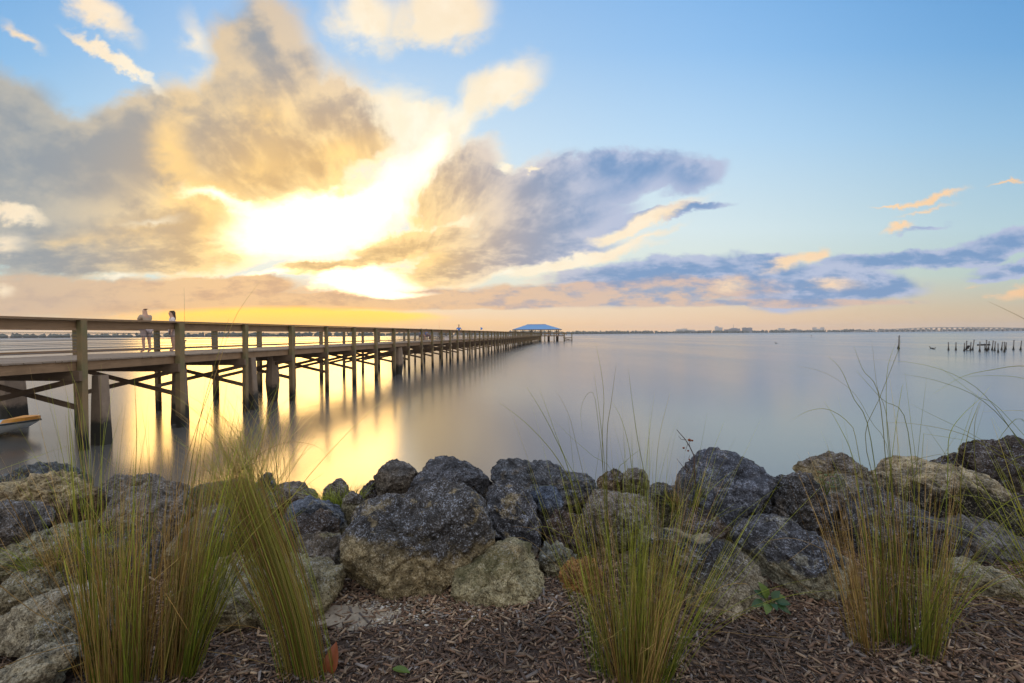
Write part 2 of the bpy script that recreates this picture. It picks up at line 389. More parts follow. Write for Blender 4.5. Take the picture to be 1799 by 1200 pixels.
# far shores: a low strip of land with the woods on it
SHORE = [(-2600, 1500), (-1500, 1480), (-700, 1500), (-200, 1750), (200, 2300), (700, 2800), (1500, 2950), (2600, 2900), (4200, 2800)]
def shore_y(x):
    for (x0, y0), (x1, y1) in zip(SHORE, SHORE[1:]):
        if x0 <= x <= x1: return y0+(y1-y0)*(x-x0)/(x1-x0)
    return SHORE[-1][1]
def build_far():
    vs = []; fs = []
    xs = np.linspace(-2600, 4200, 120)
    for x in xs:
        y = shore_y(x)+mnoise.noise((x*.01, 0, 0))*25
        vs += [(x, y, -.5), (x, y+6, 1.4), (x, y+500, 3.0), (x, y+500, -1)]
    for i in range(len(xs)-1):
        a = i*4; b_ = a+4
        for k in range(3): fs.append((a+k, b_+k, b_+k+1, a+k+1))
    tag(mesh_obj('far_shore', vs, fs, plain('shore_soil', (.08, .07, .05), .9), smooth=True), kind='structure')
    # woods
    ico = icosphere(1); V0, F0 = ico
    vv = []; ff = []; n = 0
    def crown(x, y, z, rx, rz):
        nonlocal n
        j = 1+rng.uniform(-.25, .25, (len(V0), 1))
        vv.append(V0*j*np.array([rx, rx, rz])+np.array([x, y, z])); ff.append(F0+n); n += len(V0)
    x = -2600.0
    while x < 4200:
        y = shore_y(x); k = .5+.5*mnoise.noise((x*.006, 3, 0)); far = y > 2000
        h = (8+9*k)*(1.0 if not far else 1.25)
        if random.random() < .93:
            w = random.uniform(7, 13)*(1.3 if far else 1)
            crown(x, y+random.uniform(14, 60), h*.42, w, h*random.uniform(.5, .75))
            if random.random() < .22: crown(x+random.uniform(-4, 4), y+random.uniform(20, 60), h*.9, w*.35, h*.35)
        x += random.uniform(6, 10)*(1.4 if far else 1)
    m, g, b, out = new_mat('far_foliage'); co = worldco(g); nn = g.noise(co, .25, 5, .7)
    g.put(b.inputs['Base Color'], g.mix(nn, (.022, .032, .018), (.07, .08, .045))); b.inputs['Roughness'].default_value = .9
    o = mesh_obj('far_woodland', np.vstack(vv), np.vstack(ff), m); tag(o, 'low dark belt of woodland along the far shore on the horizon', 'woodland', kind='stuff')
def icosphere(sub):
    import bmesh
    bm = bmesh.new(); bmesh.ops.create_icosphere(bm, subdivisions=sub, radius=1.0)
    v = np.array([x.co[:] for x in bm.verts]); f = np.array([[q.index for q in p.verts] for p in bm.faces]); bm.free(); return v, f
build_far()

# buildings on the far right shore
M['bld_pale'] = plain('pale_render', (.42, .42, .42), .8, .1, .05); M['bld_dark'] = plain('grey_render', (.17, .18, .20), .8, .1, .05)
M['pane'] = plain('dark_glass', (.04, .05, .06), .15, .1, 1)
def building(x0, x1, ytop, ybase, Y, mat, label, cat='building', style='slab', floors=6):
    a, b_ = at(x0, ybase, Y), at(x1, ybase, Y); zt = at((x0+x1)/2, ytop, Y).z
    w = b_.x-a.x; cx = (a.x+b_.x)/2; dep = max(18, w*.5)
    e = empty('building' if cat == 'building' else cat, (cx, Y, 2.0)); H = zt-2.0
    mb = MB()
    if style == 'twin':
        mb.box(-w/2, -w*.08, 0, dep, -2, H); mb.box(w*.08, w/2, 2, dep, -2, H*.86); mb.box(-w*.08, w*.08, 3, dep-2, -2, H*.7); mb.box(-w*.4, -w*.2, 5, dep-5, H, H+3.5)
    elif style == 'step':
        mb.box(-w/2, -w*.1, 0, dep, -2, H*.72); mb.box(-w*.1, w/2, -2, dep, -2, H*.88); mb.box(w*.02, w*.3, 4, dep-4, H*.88, H)
    elif style == 'long':
        mb.box(-w/2, w/2, 0, dep, -2, H*.74); mb.box(-w*.18, w*.05, 2, dep-2, H*.74, H); mb.box(-w*.46, -w*.36, 2, dep-2, H*.74, H*.9)
    elif style == 'ends':
        mb.box(-w/2, w/2, 0, dep, -2, H*.7); mb.box(-w/2, -w*.32, 1, dep-2, H*.7, H); mb.box(w*.34, w/2, 1, dep-2, H*.7, H)
    else:
        mb.box(-w/2, w/2, 0, dep, -2, H*.93); mb.box(-w*.45, -w*.2, 4, dep-4, H*.93, H); mb.box(w*.2, w*.4, 5, dep-6, H*.93, H*.98)
    mb.build('wall', mat, e)
    tag(e, label, 'building', 'buildings on the far shore'); return e
building(1192, 1221, 577.3, 583.5, 2960, M['bld_pale'], 'long pale low building leftmost on the far shore right of the pier', style='long', floors=3)
building(1258, 1269.5, 573.8, 583.3, 2960, M['bld_pale'], 'pale twin tower block on the far shore', style='twin', floors=7)
bA = building(1277, 1300, 576.2, 583.2, 2960, M['bld_dark'], 'stepped grey building with a tall antenna on the far shore', style='step', floors=4)
mb = MB(); hA = at(1292, 570, 2960).z; mb.tube([(4, 10, 12), (4, 10, hA-2)], [1.6, .8], 6); mb.build('antenna', M['bld_dark'], bA)
building(1307, 1321.5, 575.2, 583.2, 2960, M['bld_dark'], 'dark blue-grey square block right of the antenna building on the far shore', floors=7)
building(1369.5, 1379, 576.2, 583, 3050, M['bld_pale'], 'small pale blue block standing alone behind far trees', floors=3)
building(1391.5, 1407, 577.4, 582.8, 3050, M['bld_dark'], 'low wide grey building behind the far trees', style='long', floors=2)
building(1432, 1448.5, 575, 582.4, 3050, M['bld_pale'], 'pale building with raised ends just before the far bridge begins', style='ends', floors=3)

# the long bridge
def build_bridge():
    Y = 2650.0
    prof = [(1500, 581.9), (1530, 580.8), (1580, 577.6), (1620, 575.8), (1650, 575.1), (1700, 575.0), (1740, 575.3), (1799, 576.3), (1900, 578.0), (2000, 579.3), (2080, 579.8)]
    e = empty('road_bridge', at(1660, 582, Y))
    pts = [at(x, y, Y)-e.location for x, y in prof]
    db = MB(); rb = MB()
    for p, q in zip(pts, pts[1:]):
        db.bar(p-Vector((0, 0, 1.2)), q-Vector((0, 0, 1.2)), 14, 2.4); 
        rb.bar(p+Vector((0, -6.5, .6)), q+Vector((0, -6.5, .6)), .5, 1.2)
    db.build('deck', M['concrete2'], e); rb.build('parapet', M['concrete2'], e)
    x = 1535.0
    while x < 2070:
        for (x0, y0), (x1, y1) in zip(prof, prof[1:]):
            if x0 <= x <= x1: yy = y0+(y1-y0)*(x-x0)/(x1-x0)
        p = at(x, yy, Y)-e.location; pb = MB(); zb = -e.location.z-1
        pb.box(p.x-1.6, p.x+1.6, -5, 5, zb, p.z-3.4); pb.box(p.x-2.2, p.x+2.2, -7.2, 7.2, p.z-3.6, p.z-2.42); pb.build('pier', M['concrete2'], e)
        x += 9.2
    tag(e, 'long low arched road bridge on many piers across the far water', 'bridge')
M['concrete2'] = plain('bridge_concrete', (.30, .29, .27), .8, .1, .05)
build_bridge()

# ------------------------------------------------------------------ the fishing pier
TH = math.atan(.1294); S_ = 3.187; WD = 3.83
P0 = Vector((-11.39, 12.8, 0)); NB0, NB1 = -5, 57
pier = empty('fishing_pier', P0, -TH)
tag(pier, 'long weathered timber fishing pier on posts running out to the pavilion', 'pier')
DZ, RZ = 2.40, 3.50          # deck top, rail top
def build_pier():
    r = random.Random(3)
    # post meshes (three variants), then copies
    var = []
    for k in range(4):
        mb = MB(); w = .082+.006*k
        mb.box(-w, w, -w, w, -2.6, RZ-.047-.001*k, .012)
        var.append(mesh_obj('post', mb.v, mb.f, M['post'], pier))
    first = list(var)
    rest = MB(); n = 0
    order = []
    for i in range(NB0, NB1):
        for side in (0, 1): order.append((i, side))
    order.sort(key=lambda t: (abs(t[0]) if t[0] >= -1 else 200))
    for (i, side) in order:
        if i < -1: pass
        x = 0 if side == 0 else -WD
        if n < 100 and i >= -1:
            o = first[n] if n < 4 else link(var[r.randrange(4)].copy(), pier)
            o.location = (x, i*S_, 0); o.rotation_euler = (R(r.uniform(-.5, .5)), R(r.uniform(-.5, .5)), R(r.uniform(-3, 3)))
            n += 1
        else:
            rest.box(x-.09, x+.09, i*S_-.09, i*S_+.09, -2.6, RZ-.045)
    o = rest.build('far_posts', M['post'], pier); o.name = 'post_row'; tag(o, kind='stuff')
    a0, a1 = NB0*S_, (NB1-1)*S_+1
    # handrail: cap plus board on edge, board lengths butt at posts
    for side, x in ((0, 0), (1, -WD)):
        sgn = -1 if side == 0 else 1
        cap = MB(); brd = MB(); lo = MB()
        i = NB0
        while i < NB1-1:
            j = min(i+2, NB1-1); dz = r.uniform(-.006, .006); dx = r.uniform(-.006, .006)
            cap.box(x-.10+sgn*.03+dx, x+.10+sgn*.03+dx, i*S_+.004, j*S_-.004, RZ-.044+dz, RZ+dz)
            i = j
        for i in range(NB0, NB1-1):
            d1, d2 = r.uniform(-.008, .008), r.uniform(-.008, .008)
            xx = x+sgn*.115
            brd.hexa([(xx-.02, i*S_+.003, RZ-.27+d1), (xx+.02, i*S_+.003, RZ-.27+d1), (xx+.02, (i+1)*S_-.003, RZ-.27+d2), (xx-.02, (i+1)*S_-.003, RZ-.27+d2),
                      (xx-.02, i*S_+.003, RZ-.052), (xx+.02, i*S_+.003, RZ-.052), (xx+.02, (i+1)*S_-.003, RZ-.052), (xx-.02, (i+1)*S_-.003, RZ-.052)])
            if side == 1: lo.box(xx-.02, xx+.02, i*S_+.003, (i+1)*S_-.003, DZ+.07+d1, DZ+.16+d1)
        cap.build('handrail_cap', M['rail'], pier); brd.build('handrail_board', M['rail'], pier)
        if side == 1: lo.build('kick_board', M['rail'], pier)
        for k in range(6):
            c = MB(); z = DZ+.22+.10*k; pts = []
            for i in range(NB0, NB1): 
                pts.append((x+sgn*.09, i*S_, z)); 
                if i < NB1-1: pts.append((x+sgn*.09, (i+.5)*S_, z-.008*((k*7+i) % 3)))
            c.tube(pts, .007, 5); c.build('railing_cable', M['cable'], pier)
    # deck planks
    dk = MB(); y = a0
    while y < a1:
        w = .138; e1, e2 = r.uniform(-.02, .035), r.uniform(-.02, .035); dz = r.uniform(-.004, .004)
        dk.box(-WD+.09-.0-e1, -.09+.04+e2, y, y+w, DZ-.04+dz, DZ+dz); y += w+.008
    dk.build('deck', M['deck'], pier)
    # stringers under the planks, outer ones read as the fascia
    for x in (-.13, -.98, -1.92, -2.86, -WD+.13):
        st = MB()
        for i in range(NB0, NB1-1):
            st.box(x-.025, x+.025, i*S_+.002, (i+1)*S_-.002, DZ-.285+r.uniform(-.006, .006), DZ-.046)
        st.build('stringer', M['rail'], pier)
    # cross beams and X braces at each bent
    cb = None; br = None; cnt = 0
    beam_rest = MB(); brace_rest = MB()
    for i in sorted(range(NB0, NB1), key=lambda t: (abs(t) if t >= -1 else 200)):
        near = i >= -1 and cnt < 48; 
        if near:
            if cb is None:
                m1 = MB(); m1.box(-WD-.12, .12, -.045, .045, -.13, .13); cb = mesh_obj('cross_beam', m1.v, m1.f, M['brace'], pier); o1 = cb
                m2 = MB(); m2.bar((-WD, 0, 1.02), (0, 0, 1.86), .042, .14); br = mesh_obj('cross_brace', m2.v, m2.f, M['brace'], pier); o2 = br
                m3 = MB(); m3.bar((-WD, 0, 1.86), (0, 0, 1.02), .042, .14); br3 = mesh_obj('cross_brace', m3.v, m3.f, M['brace'], pier); o3 = br3
            else: o1 = link(cb.copy(), pier); o2 = link(br.copy(), pier); o3 = link(br3.copy(), pier)
            o1.location = (0, i*S_-.135, DZ-.42); o2.location = (0, i*S_-.11, r.uniform(-.03, .03)); o3.location = (0, i*S_+.11, r.uniform(-.03, .03)); cnt += 1
        else:
            beam_rest.box(-WD-.12, .12, i*S_-.18, i*S_-.09, DZ-.55, DZ-.29)
            brace_rest.bar((-WD, i*S_-.11, 1.02), (0, i*S_-.11, 1.86), .042, .14); brace_rest.bar((-WD, i*S_+.11, 1.86), (0, i*S_+.11, 1.02), .042, .14)
    tag(beam_rest.build('cross_beam_row', M['brace'], pier), kind='stuff'); tag(brace_rest.build('cross_brace_row', M['brace'], pier), kind='stuff')
build_pier()

# old concrete pilings that stand under the deck
def piling(px, ptop, pbot, Y, wt, wb, dep, label, zbot=-1.5, dy=0.0, group='old concrete pilings under the pier'):
    p = at(px, ptop, Y); zt = p.z
    mb = MB(); rr = random.Random(int(px)); N = 9
    rings = []
    for k in range(N+1):
        t = k/N; z = zbot+(zt-zbot)*t; w = wb+(wt-wb)*t; n = len(mb.v)
        for (sx, sy) in ((-1,-.8),(-.8,-1),(.8,-1),(1,-.8),(1,.8),(.8,1),(-.8,1),(-1,.8)):
            mb.v.append((sx*w/2*(1+rr.uniform(-.03, .03)), sy*dep/2*(1+rr.uniform(-.03, .03)), z-0))
        if k:
            for i in range(8): j = (i+1) % 8; mb.f.append((n-8+i, n-8+j, n+j, n+i))
    mb.f.append(tuple(range(7, -1, -1))); mb.f.append(tuple(len(mb.v)-8+i for i in range(8)))
    o = mb.build('concrete_piling', M['concrete']); o.location = (p.x, Y, 0); o.rotation_euler = (0, 0, -TH)
    tag(o, label, 'piling', group); return o
piling(-2, 640, 0, 16.8, 1.2, 1.75, .8, 'massive dark concrete piling under the deck above the small boat')
piling(176, 659, 0, 13.5, .26, .60, .3, 'tapered bare concrete piling just right of the nearest pier post')
piling(315, 640, 0, 16.8, .34, .66, .3, 'concrete piling half hidden behind the second near pier post')
piling(441, 628, 0, 19.8, .26, .60, .3, 'pale tapered concrete piling with a dark wet foot beside the third near post')
def broken(px, py0, py1, Y, w, label):
    a = at(px, py0, Y); b_ = at(px, py1, Y); mb = MB()
    mb.tube([a+Vector((0, 0, .0)), a*.75+b_*.25, a*.55+b_*.45, a*.35+b_*.65, b_], [w*.42, w*.56, w*.40, w*.25, w*.22], 9)
    o = mb.build('concrete_piling', M['concrete']); tag(o, label, 'piling', 'old concrete pilings under the pier')
broken(479, 626, 800, 22.4, .55, 'broken concrete piling stump standing mid-deck between the third and fourth near posts')
broken(699, 610, 720, 37.0, .75, 'thick broken concrete piling under the deck about half way along the visible bays')

# ------------------------------------------------------------------ pavilion and T-head at the end of the pier
M['blue_metal'] = plain('blue_metal_roofing', (.12, .24, .42), .45, .08, 1.5)
M['trim'] = plain('dark_timber_trim', (.10, .08, .06), .7)
def build_pavilion():
    yf = 196.0
    e = empty('pavilion', (10.2, yf, 0)); W2, dep = 10.0, 9.0
    ze = at(943, 578.6, yf).z; zr = at(943, 570.3, yf+dep/2).z
    mb = MB(); o = .0
    rw = 3.9
    v = [(-W2, 0, ze), (W2, 0, ze), (W2, dep, ze), (-W2, dep, ze), (-rw, dep/2, zr), (rw, dep/2, zr)]
    v2 = [(x, y, z-.12) for x, y, z in v]
    f = [(0, 1, 5, 4), (1, 2, 5), (2, 3, 4, 5), (3, 0, 4), (6, 10, 11, 7), (7, 11, 8), (8, 11, 10, 9), (9, 10, 6), (0, 6, 7, 1), (1, 7, 8, 2), (2, 8, 9, 3), (3, 9, 6, 0)]
    roof = mesh_obj('roof', v+v2, f, M['blue_metal'], e)
    rb = MB(); rb.tube([(-rw, dep/2, zr+.04), (rw, dep/2, zr+.04)], .12, 6); rb.build('ridge_cap', M['blue_metal'], roof)
    fb = MB(); fb.box(-W2, W2, -.06, -.003, ze-.24, ze-.02); fb.box(-W2, W2, dep+.003, dep+.06, ze-.24, ze-.02)
    fb.box(-W2-.06, -W2-.003, 0, dep, ze-.24, ze-.02); fb.box(W2+.003, W2+.06, 0, dep, ze-.24, ze-.02); fb.build('fascia', M['trim'], e)
    xs = [(px-899.5)/FPX*yf-10.2 for px in (904.5, 918.5, 934, 952, 967, 982)]
    for (yy) in (.7, dep-.7):
        for x in xs:
            x2 = x*(1.0 if yy < 1 else .97)
            p = MB(); p.box(x2-.16, x2+.16, yy-.16, yy+.16, DZ-.02, ze-.14); q = p.build('post', M['trim'], e)
            for s_ in (-1, 1):
                k = MB(); k.bar((x2+s_*.1, yy, ze-1.15), (x2+s_*.95, yy, ze-.3), .1, .12); k.build('knee_brace', M['trim'], q)
    tag(e, 'open-sided pavilion with a blue hipped roof at the end of the pier', 'pavilion')
    # platform the pavilion stands on, with its own piles and rail
    t = empty('timber_platform', (10.2, yf-1.5, 0))
    xr = (992-899.5)/FPX*(yf-1.5)-10.2; xl = -9.8
    dk = MB(); y = 0
    while y < 12: dk.box(xl, xr, y, y+.28, DZ-.08, DZ-.003); y += .29
    dk.build('deck', M['deck'], t)
    bm = MB(); bm.box(xl, xr, -.06, -.003, DZ-.4, DZ-.02); bm.box(xl, xr, 3, 3.2, DZ-.42, DZ-.09); bm.box(xl, xr, 11.8, 11.95, DZ-.42, DZ-.09); bm.build('edge_beam', M['rail'], t)
    for px in (957, 973.5, 991.5):
        x = (px-899.5)/FPX*(yf-1.5)-10.2; p = MB(); p.box(x-.2, x+.2, -.3, .08-.17, -2, RZ-.03); p.build('pile', M['post'], t)
    x = xl+.5
    while x < xr:
        for yy in (3.4, 6.5, 9.5, 11.5):
            p = MB(); p.tube([(x, yy, -2), (x, yy, DZ-.42)], .17, 7); p.build('pile', M['brace'], t)
        x += 3.6
    rl = MB(); x0 = (952-899.5)/FPX*(yf-1.5)-10.2
    rl.box(x0, xr, -.1, .06, RZ-.03, RZ+.03); rl.box(x0, xr, -.05, 0, RZ-.3, RZ-.14); rl.build('handrail', M['rail'], t)
    for k in range(3):
        b = MB(); xx = x0+1.5+k*3.4; b.box(xx, xx+1.9, 1.2, 1.7, DZ+.4, DZ+.46); b.box(xx, xx+1.9, 1.7, 1.78, DZ+.5, DZ+.95)
        for q in (.1, 1.7): b.box(xx+q, xx+q+.1, 1.25, 1.65, DZ-.01, DZ+.4)
        o = b.build('bench', M['rail']); o.location = t.location; tag(o, ('timber bench on the pier head under the pavilion edge, %s of three') % ('leftmost', 'middle', 'rightmost')[k], 'bench', 'benches on the pier head')
    tag(t, 'timber platform on piles that carries the blue roofed pavilion', 'platform')
    # lower boat landing at the right tip
    l = empty('boat_landing', (0, yf-3, 0)); Y = yf-3
    xa, xb = (990-899.5)/FPX*Y, (1005-899.5)/FPX*Y; z1 = 3-(593.5-587)/FPX*Y
    d = MB(); d.box(xa, xb, -.5, 2.2, z1-.3, z1); d.build('deck', M['deck'], l)
    for x in (xa+.15, xb-.15):
        p = MB(); p.box(x-.17, x+.17, -.82, -.51, -2, RZ-.05); p.build('pile', M['post'], l)
    p = MB(); p.bar((xa, -.62, z1-.35), (xb, -.62, .35), .08, .22); p.bar((xa, -.62, .45), (xb, -.62, .45), .1, .3); p.build('brace', M['brace'], l)
    tag(l, 'low boat landing with two tall piles right of the pavilion', 'landing')
build_pavilion()

# ------------------------------------------------------------------ old posts in the water, birds, markers
def stand_post(pxt, yt, pxb, yb, wpx, label, group, cap=True, mat=None):
    b = on_z(pxb, yb, 0.0); t = at(pxt, yt, b.y); w = wpx/FPX*b.y/2
    e = empty('old_post' if group else 'marker_post', (b.x, b.y, 0)); d = Vector((t.x-b.x, 0, t.z))
    mb = MB(); mb.tube([d*-.25, d*.02, d*.16, d*.3, d], [w*1.0, w*1.9, w*1.35, w, w*.92], 9); mb.build('shaft', mat or M['brace2'], e)
    if cap: c = MB(); c.tube([d*.985, d*1.03], [w*1.25, w*1.05], 8); c.build('cap', M['black'], e)
    tag(e, label, 'post', group); return e
M['brace2'] = wood('grey_pile_wood', (.10, .10, .10), (.24, .23, .22), (8, 8, 1)); M['black'] = plain('dark_growth', (.012, .010, .009), .8)
stand_post(1580, 589.2, 1578.5, 612.8, 2.2, 'tall single marker post standing alone left of the ruined dock posts', None, False)
CL = [(800,233,800,340), (900,235,898,340), (1013,243,1008,350), (1042,220,1036,335), (1098,232,1090,345), (1140,207,1118,340), (1217,228,1212,357), (1280,252,1287,338),
      (1303,210,1308,352), (1339,222,1328,335), (1392,218,1375,340), (1420,230,1410,347), (1455,250,1457,368), (1515,230,1502,340), (1541,236,1540,365), (1565,236,1556,330), (1666,212,1658,335), (1768,214,1752,340)]
LB = ['leftmost weathered post of the ruined dock', 'second post from the left of the ruined dock, standing alone', 'short upright post third from the left in the ruined dock', 'fourth post from the left in the ruined dock with a dark cap',
 'slightly leaning fifth post from the left in the ruined dock', 'tall leaning post just left of the crossbeam', 'thick post carrying the left part of the crossbeam', 'short stump behind the crossbeam', 'tall capped post carrying the right end of the crossbeam',
 'post just right of the crossbeam', 'leaning post second right of the crossbeam', 'capped post third right of the crossbeam', 'low post set nearest the shore in the ruined dock', 'post left in the tight trio near the right of the dock ruin',
 'capped middle post of the tight trio near the right', 'right post of the tight trio in the dock ruin', 'lone post second from the right of the ruined dock', 'rightmost leaning post of the ruined dock']
for (a, b, c, d), lb in zip(CL, LB):
    stand_post(1560+a/7.527, 570+b/7.527, 1560+c/7.527, 570+d/7.527, 1.7, lb, 'old posts of a ruined dock', cap=a in (1303, 1392, 1420, 1541, 1140, 1666, 1042))
yb_ = on_z(1720, 616, 0).y
pa, pb = at(1560+1186/7.527, 570+272/7.527, yb_), at(1560+1345/7.527, 570+268/7.527, yb_)
mb = MB(); mb.bar(pa, pb, .22, .22); o = mb.build('crossbeam', M['black']); tag(o, 'dark horizontal beam across two posts of the ruined dock', 'beam')
mb = MB(); p = at(1560+1053/7.527, 570+302/7.527, on_z(1697, 614.5, 0).y); mb.ball((0, 0, 0), .26, 9, 7, (1, .6, 1.1)); mb.ball((.2, 0, .18), .15, 7, 5); o = mb.build('mooring_float', M['black']); o.location = p
tag(o, 'dark round fender hanging beside the fourth post of the ruined dock', 'fender')
def duck(px, py, label, s_=1.0, fl=1):
    p = on_z(px, py, 0); mb = MB()
    mb.ball((0, 0, .05), .2*s_, 9, 6, (1.35, .6, .5)); mb.tube([(.2*fl*s_, 0, .08), (.27*fl*s_, 0, .2*s_), (.30*fl*s_, 0, .27*s_)], [.06, .045, .05], 6)
    mb.ball((.32*fl*s_, 0, .30*s_), .065*s_, 7, 5); mb.tube([(.36*fl*s_, 0, .29*s_), (.46*fl*s_, 0, .27*s_)], [.03, .008], 5); mb.tube([(-.24*fl*s_, 0, .08), (-.38*fl*s_, 0, .14)], [.05, .01], 5)
    o = mb.build('water_bird', M['black'], smooth=True); o.location = p; tag(o, label, 'bird', 'birds resting on the water')
duck(1637, 612.4, 'dark bird on the water left of the ruined dock, the left one of the pair', 1.1, -1); duck(1640.2, 613.6, 'dark bird on the water left of the ruined dock, the right one of the pair', .9, 1)
duck(1363.7, 603.3, 'tiny lone bird far out on the open water', 1.0, -1)
for px, y0, y1, lb in ((1425.2, 588.3, 593.8, 'thin channel marker far out on the open water'), (1762, 578.5, 584.0, 'channel marker standing in front of the far bridge')):
    b = on_z(px, y1, 0); t = at(px, y0, b.y); mb = MB(); w = .25*b.y/FPX; mb.tube([(0, 0, -1), (0, 0, t.z)], w, 6); mb.box(-w*2.2, w*2.2, -w, w, t.z*.72, t.z); o = mb.build('channel_marker', M['brace2']); o.location = (b.x, b.y, 0); tag(o, lb, 'marker')

# ------------------------------------------------------------------ people, rods and furniture on the pier
def skin_mesh(name, nodes, edges, mat, parent=None, sub=1):
    me = bpy.data.meshes.new(name+'_rig'); me.from_pydata([n[:3] for n in nodes], edges, []); o = bpy.data.objects.new(name+'_rig', me); C.objects.link(o)
    md = o.modifiers.new('s', 'SKIN'); md.use_smooth_shade = True
    for i, n in enumerate(nodes):
        sv = me.skin_vertices[0].data[i]; r = n[3]; sv.radius = (r, n[4] if len(n) > 4 else r); sv.use_root = (i == 0)
    s2 = o.modifiers.new('u', 'SUBSURF'); s2.levels = sub; s2.render_levels = sub
    dg = bpy.context.evaluated_depsgraph_get(); m2 = bpy.data.meshes.new_from_object(o.evaluated_get(dg))
    bpy.data.objects.remove(o); m2.name = name; m2.materials.clear(); m2.materials.append(mat)
    return link(bpy.data.objects.new(name, m2), parent)
M['skin'] = plain('skin', (.42, .25, .17), .6, .1, 8); M['skin2'] = plain('tanned_skin', (.34, .19, .12), .6, .1, 8)
def cloth(name, c): return plain(name, c, .85, .15, 20)
def person(loc, rz, label, shirt, legs_c, hair_c, pose='stand', long_hair=False, H=1.75, arms='rail', skin='skin', shorts=True, hat=None, group=None):
    k = H/1.75; e = empty('person', loc, rz)
    # +Y is the way the person faces
    hip = .93 if pose == 'stand' else .50
    def P(x, y, z, *r): return (x*k, y*k, z*k)+tuple(q*k for q in r)
    bend = .03 if pose == 'stand' else .06
    nod = [P(0, 0, hip, .125, .10), P(0, bend*.4, hip+.20, .115, .085), P(0, bend, hip+.42, .13, .09), P(0, bend, hip+.54, .055), P(0, bend+.03, hip+.66, .075, .085), P(0, bend+.03, hip+.75, .078, .088)]
    ed = [(0, 1), (1, 2), (2, 3), (3, 4), (4, 5)]
    def add(prev, *pt): nod.append(P(*pt)); ed.append((prev, len(nod)-1)); return len(nod)-1
    add(4, 0, bend+.125, hip+.66, .016)                                   # nose
    sh = {}; lg = {}
    for s_ in (-1, 1):
        a = add(2, s_*.17, bend, hip+.45, .06); 
        if arms == 'rail': b = add(a, s_*.25, bend+.12, hip+.22, .042); c = add(b, s_*.19, bend+.33, hip+.14, .03); h = add(c, s_*.20, bend+.40, hip+.14, .032); hd = (0, 1, 0)
        elif arms == 'hips': b = add(a, s_*.36, bend-.02, hip+.27, .042); c = add(b, s_*.20, bend+.05, hip+.08, .03); h = add(c, s_*.15, bend+.08, hip+.04, .032); hd = (-s_*.6, .6, -.5)
        elif arms == 'lap': b = add(a, s_*.22, bend+.05, hip+.19, .042); c = add(b, s_*.13, bend+.27, hip+.12, .03); h = add(c, s_*.09, bend+.34, hip+.11, .032); hd = (-s_*.3, 1, -.1)
        else: b = add(a, s_*.22, bend+.01, hip+.16, .042); c = add(b, s_*.22, bend+.06, hip-.08, .03); h = add(c, s_*.22, bend+.07, hip-.15, .032); hd = (0, .1, -1)
        sh[s_] = (a, b)
        hx, hy, hz = (q/k for q in nod[h][:3]); d = Vector(hd).normalized(); sd_ = Vector((1, 0, 0)) if abs(d.x) < .8 else Vector((0, 1, 0))
        for q in range(4):
            L = (.075, .085, .08, .062)[q]; o_ = sd_*(-.024+.016*q); m_ = add(h, hx+o_.x+d.x*.04, hy+o_.y+d.y*.04, hz+o_.z+d.z*.04, .010)
            add(m_, hx+o_.x+d.x*L, hy+o_.y+d.y*L, hz+o_.z+d.z*L-.015, .008)
        add(c, hx-s_*.035+d.x*.02, hy+d.y*.02, hz+d.z*.02+.005, .011)
        if pose == 'stand': t = add(0, s_*.10, 0, hip-.08, .09); kn = add(t, s_*.11, .02, .50, .058); an = add(kn, s_*.12, -.02, .09, .038); to = add(an, s_*.14, .13, .035, .036)
        else: t = add(0, s_*.11, .06, hip-.01, .088); kn = add(t, s_*.14, .46, hip+.01, .06); an = add(kn, s_*.14, .42, .09, .04); to = add(an, s_*.15, .56, .035, .036)
        lg[s_] = (t, kn, an)
    skin_mesh('body', nod, ed, M[skin], e)
    def sub(ids, links, name, mat, dr, cut=None):
        nn = [list(nod[i]) for i in ids]
        for n_ in nn:
            for q in range(3, len(n_)): n_[q] += (dr+.014)*k
        if cut:
            for (ia, ib, f) in cut:      # pull the end node back along the limb
                A, B = nn[ia], nn[ib]
                for q in range(3): B[q] = A[q]+(B[q]-A[q])*f
        return skin_mesh(name, [tuple(n_) for n_ in nn], links, mat, e)
    sub([0, 1, 2, sh[-1][0], sh[-1][1], sh[1][0], sh[1][1]], [(0, 1), (1, 2), (2, 3), (3, 4), (2, 5), (5, 6)], 'shirt', shirt, .016, [(3, 4, .6), (5, 6, .6)])
    sub([0, lg[-1][0], lg[-1][1], lg[1][0], lg[1][1]] if shorts else [0, lg[-1][0], lg[-1][1], lg[1][0], lg[1][1], lg[-1][2], lg[1][2]],
        [(0, 1), (1, 2), (0, 3), (3, 4)]+([] if shorts else [(2, 5), (4, 6)]), 'shorts' if shorts else 'trousers', legs_c, .02, [(1, 2, .8), (3, 4, .8)] if shorts else None)
    hn = [P(0, bend-.005, hip+.70, .080, .080), P(0, bend+.0, hip+.755, .086, .092)]; he = [(0, 1)]
    if long_hair: hn += [P(0, bend-.07, hip+.66, .07, .06), P(0, bend-.10, hip+.50, .06, .045), P(0, bend-.11, hip+.38, .035, .025)]; he += [(0, 2), (2, 3), (3, 4)]
    skin_mesh('hair', hn, he, hair_c, e)
    if hat:
        mb = MB(); c = (0, (bend+.03)*k, (hip+.80)*k); mb.tube([(c[0], c[1], c[2]-.02), (c[0], c[1], c[2]-.005)], [.17*k, .165*k], 14); mb.tube([(c[0], c[1], c[2]-.005), (c[0], c[1], c[2]+.06), (c[0], c[1], c[2]+.09)], [.10*k, .092*k, .05*k], 12); mb.build('hat', hat, e)
    tag(e, label, 'person', group); return e
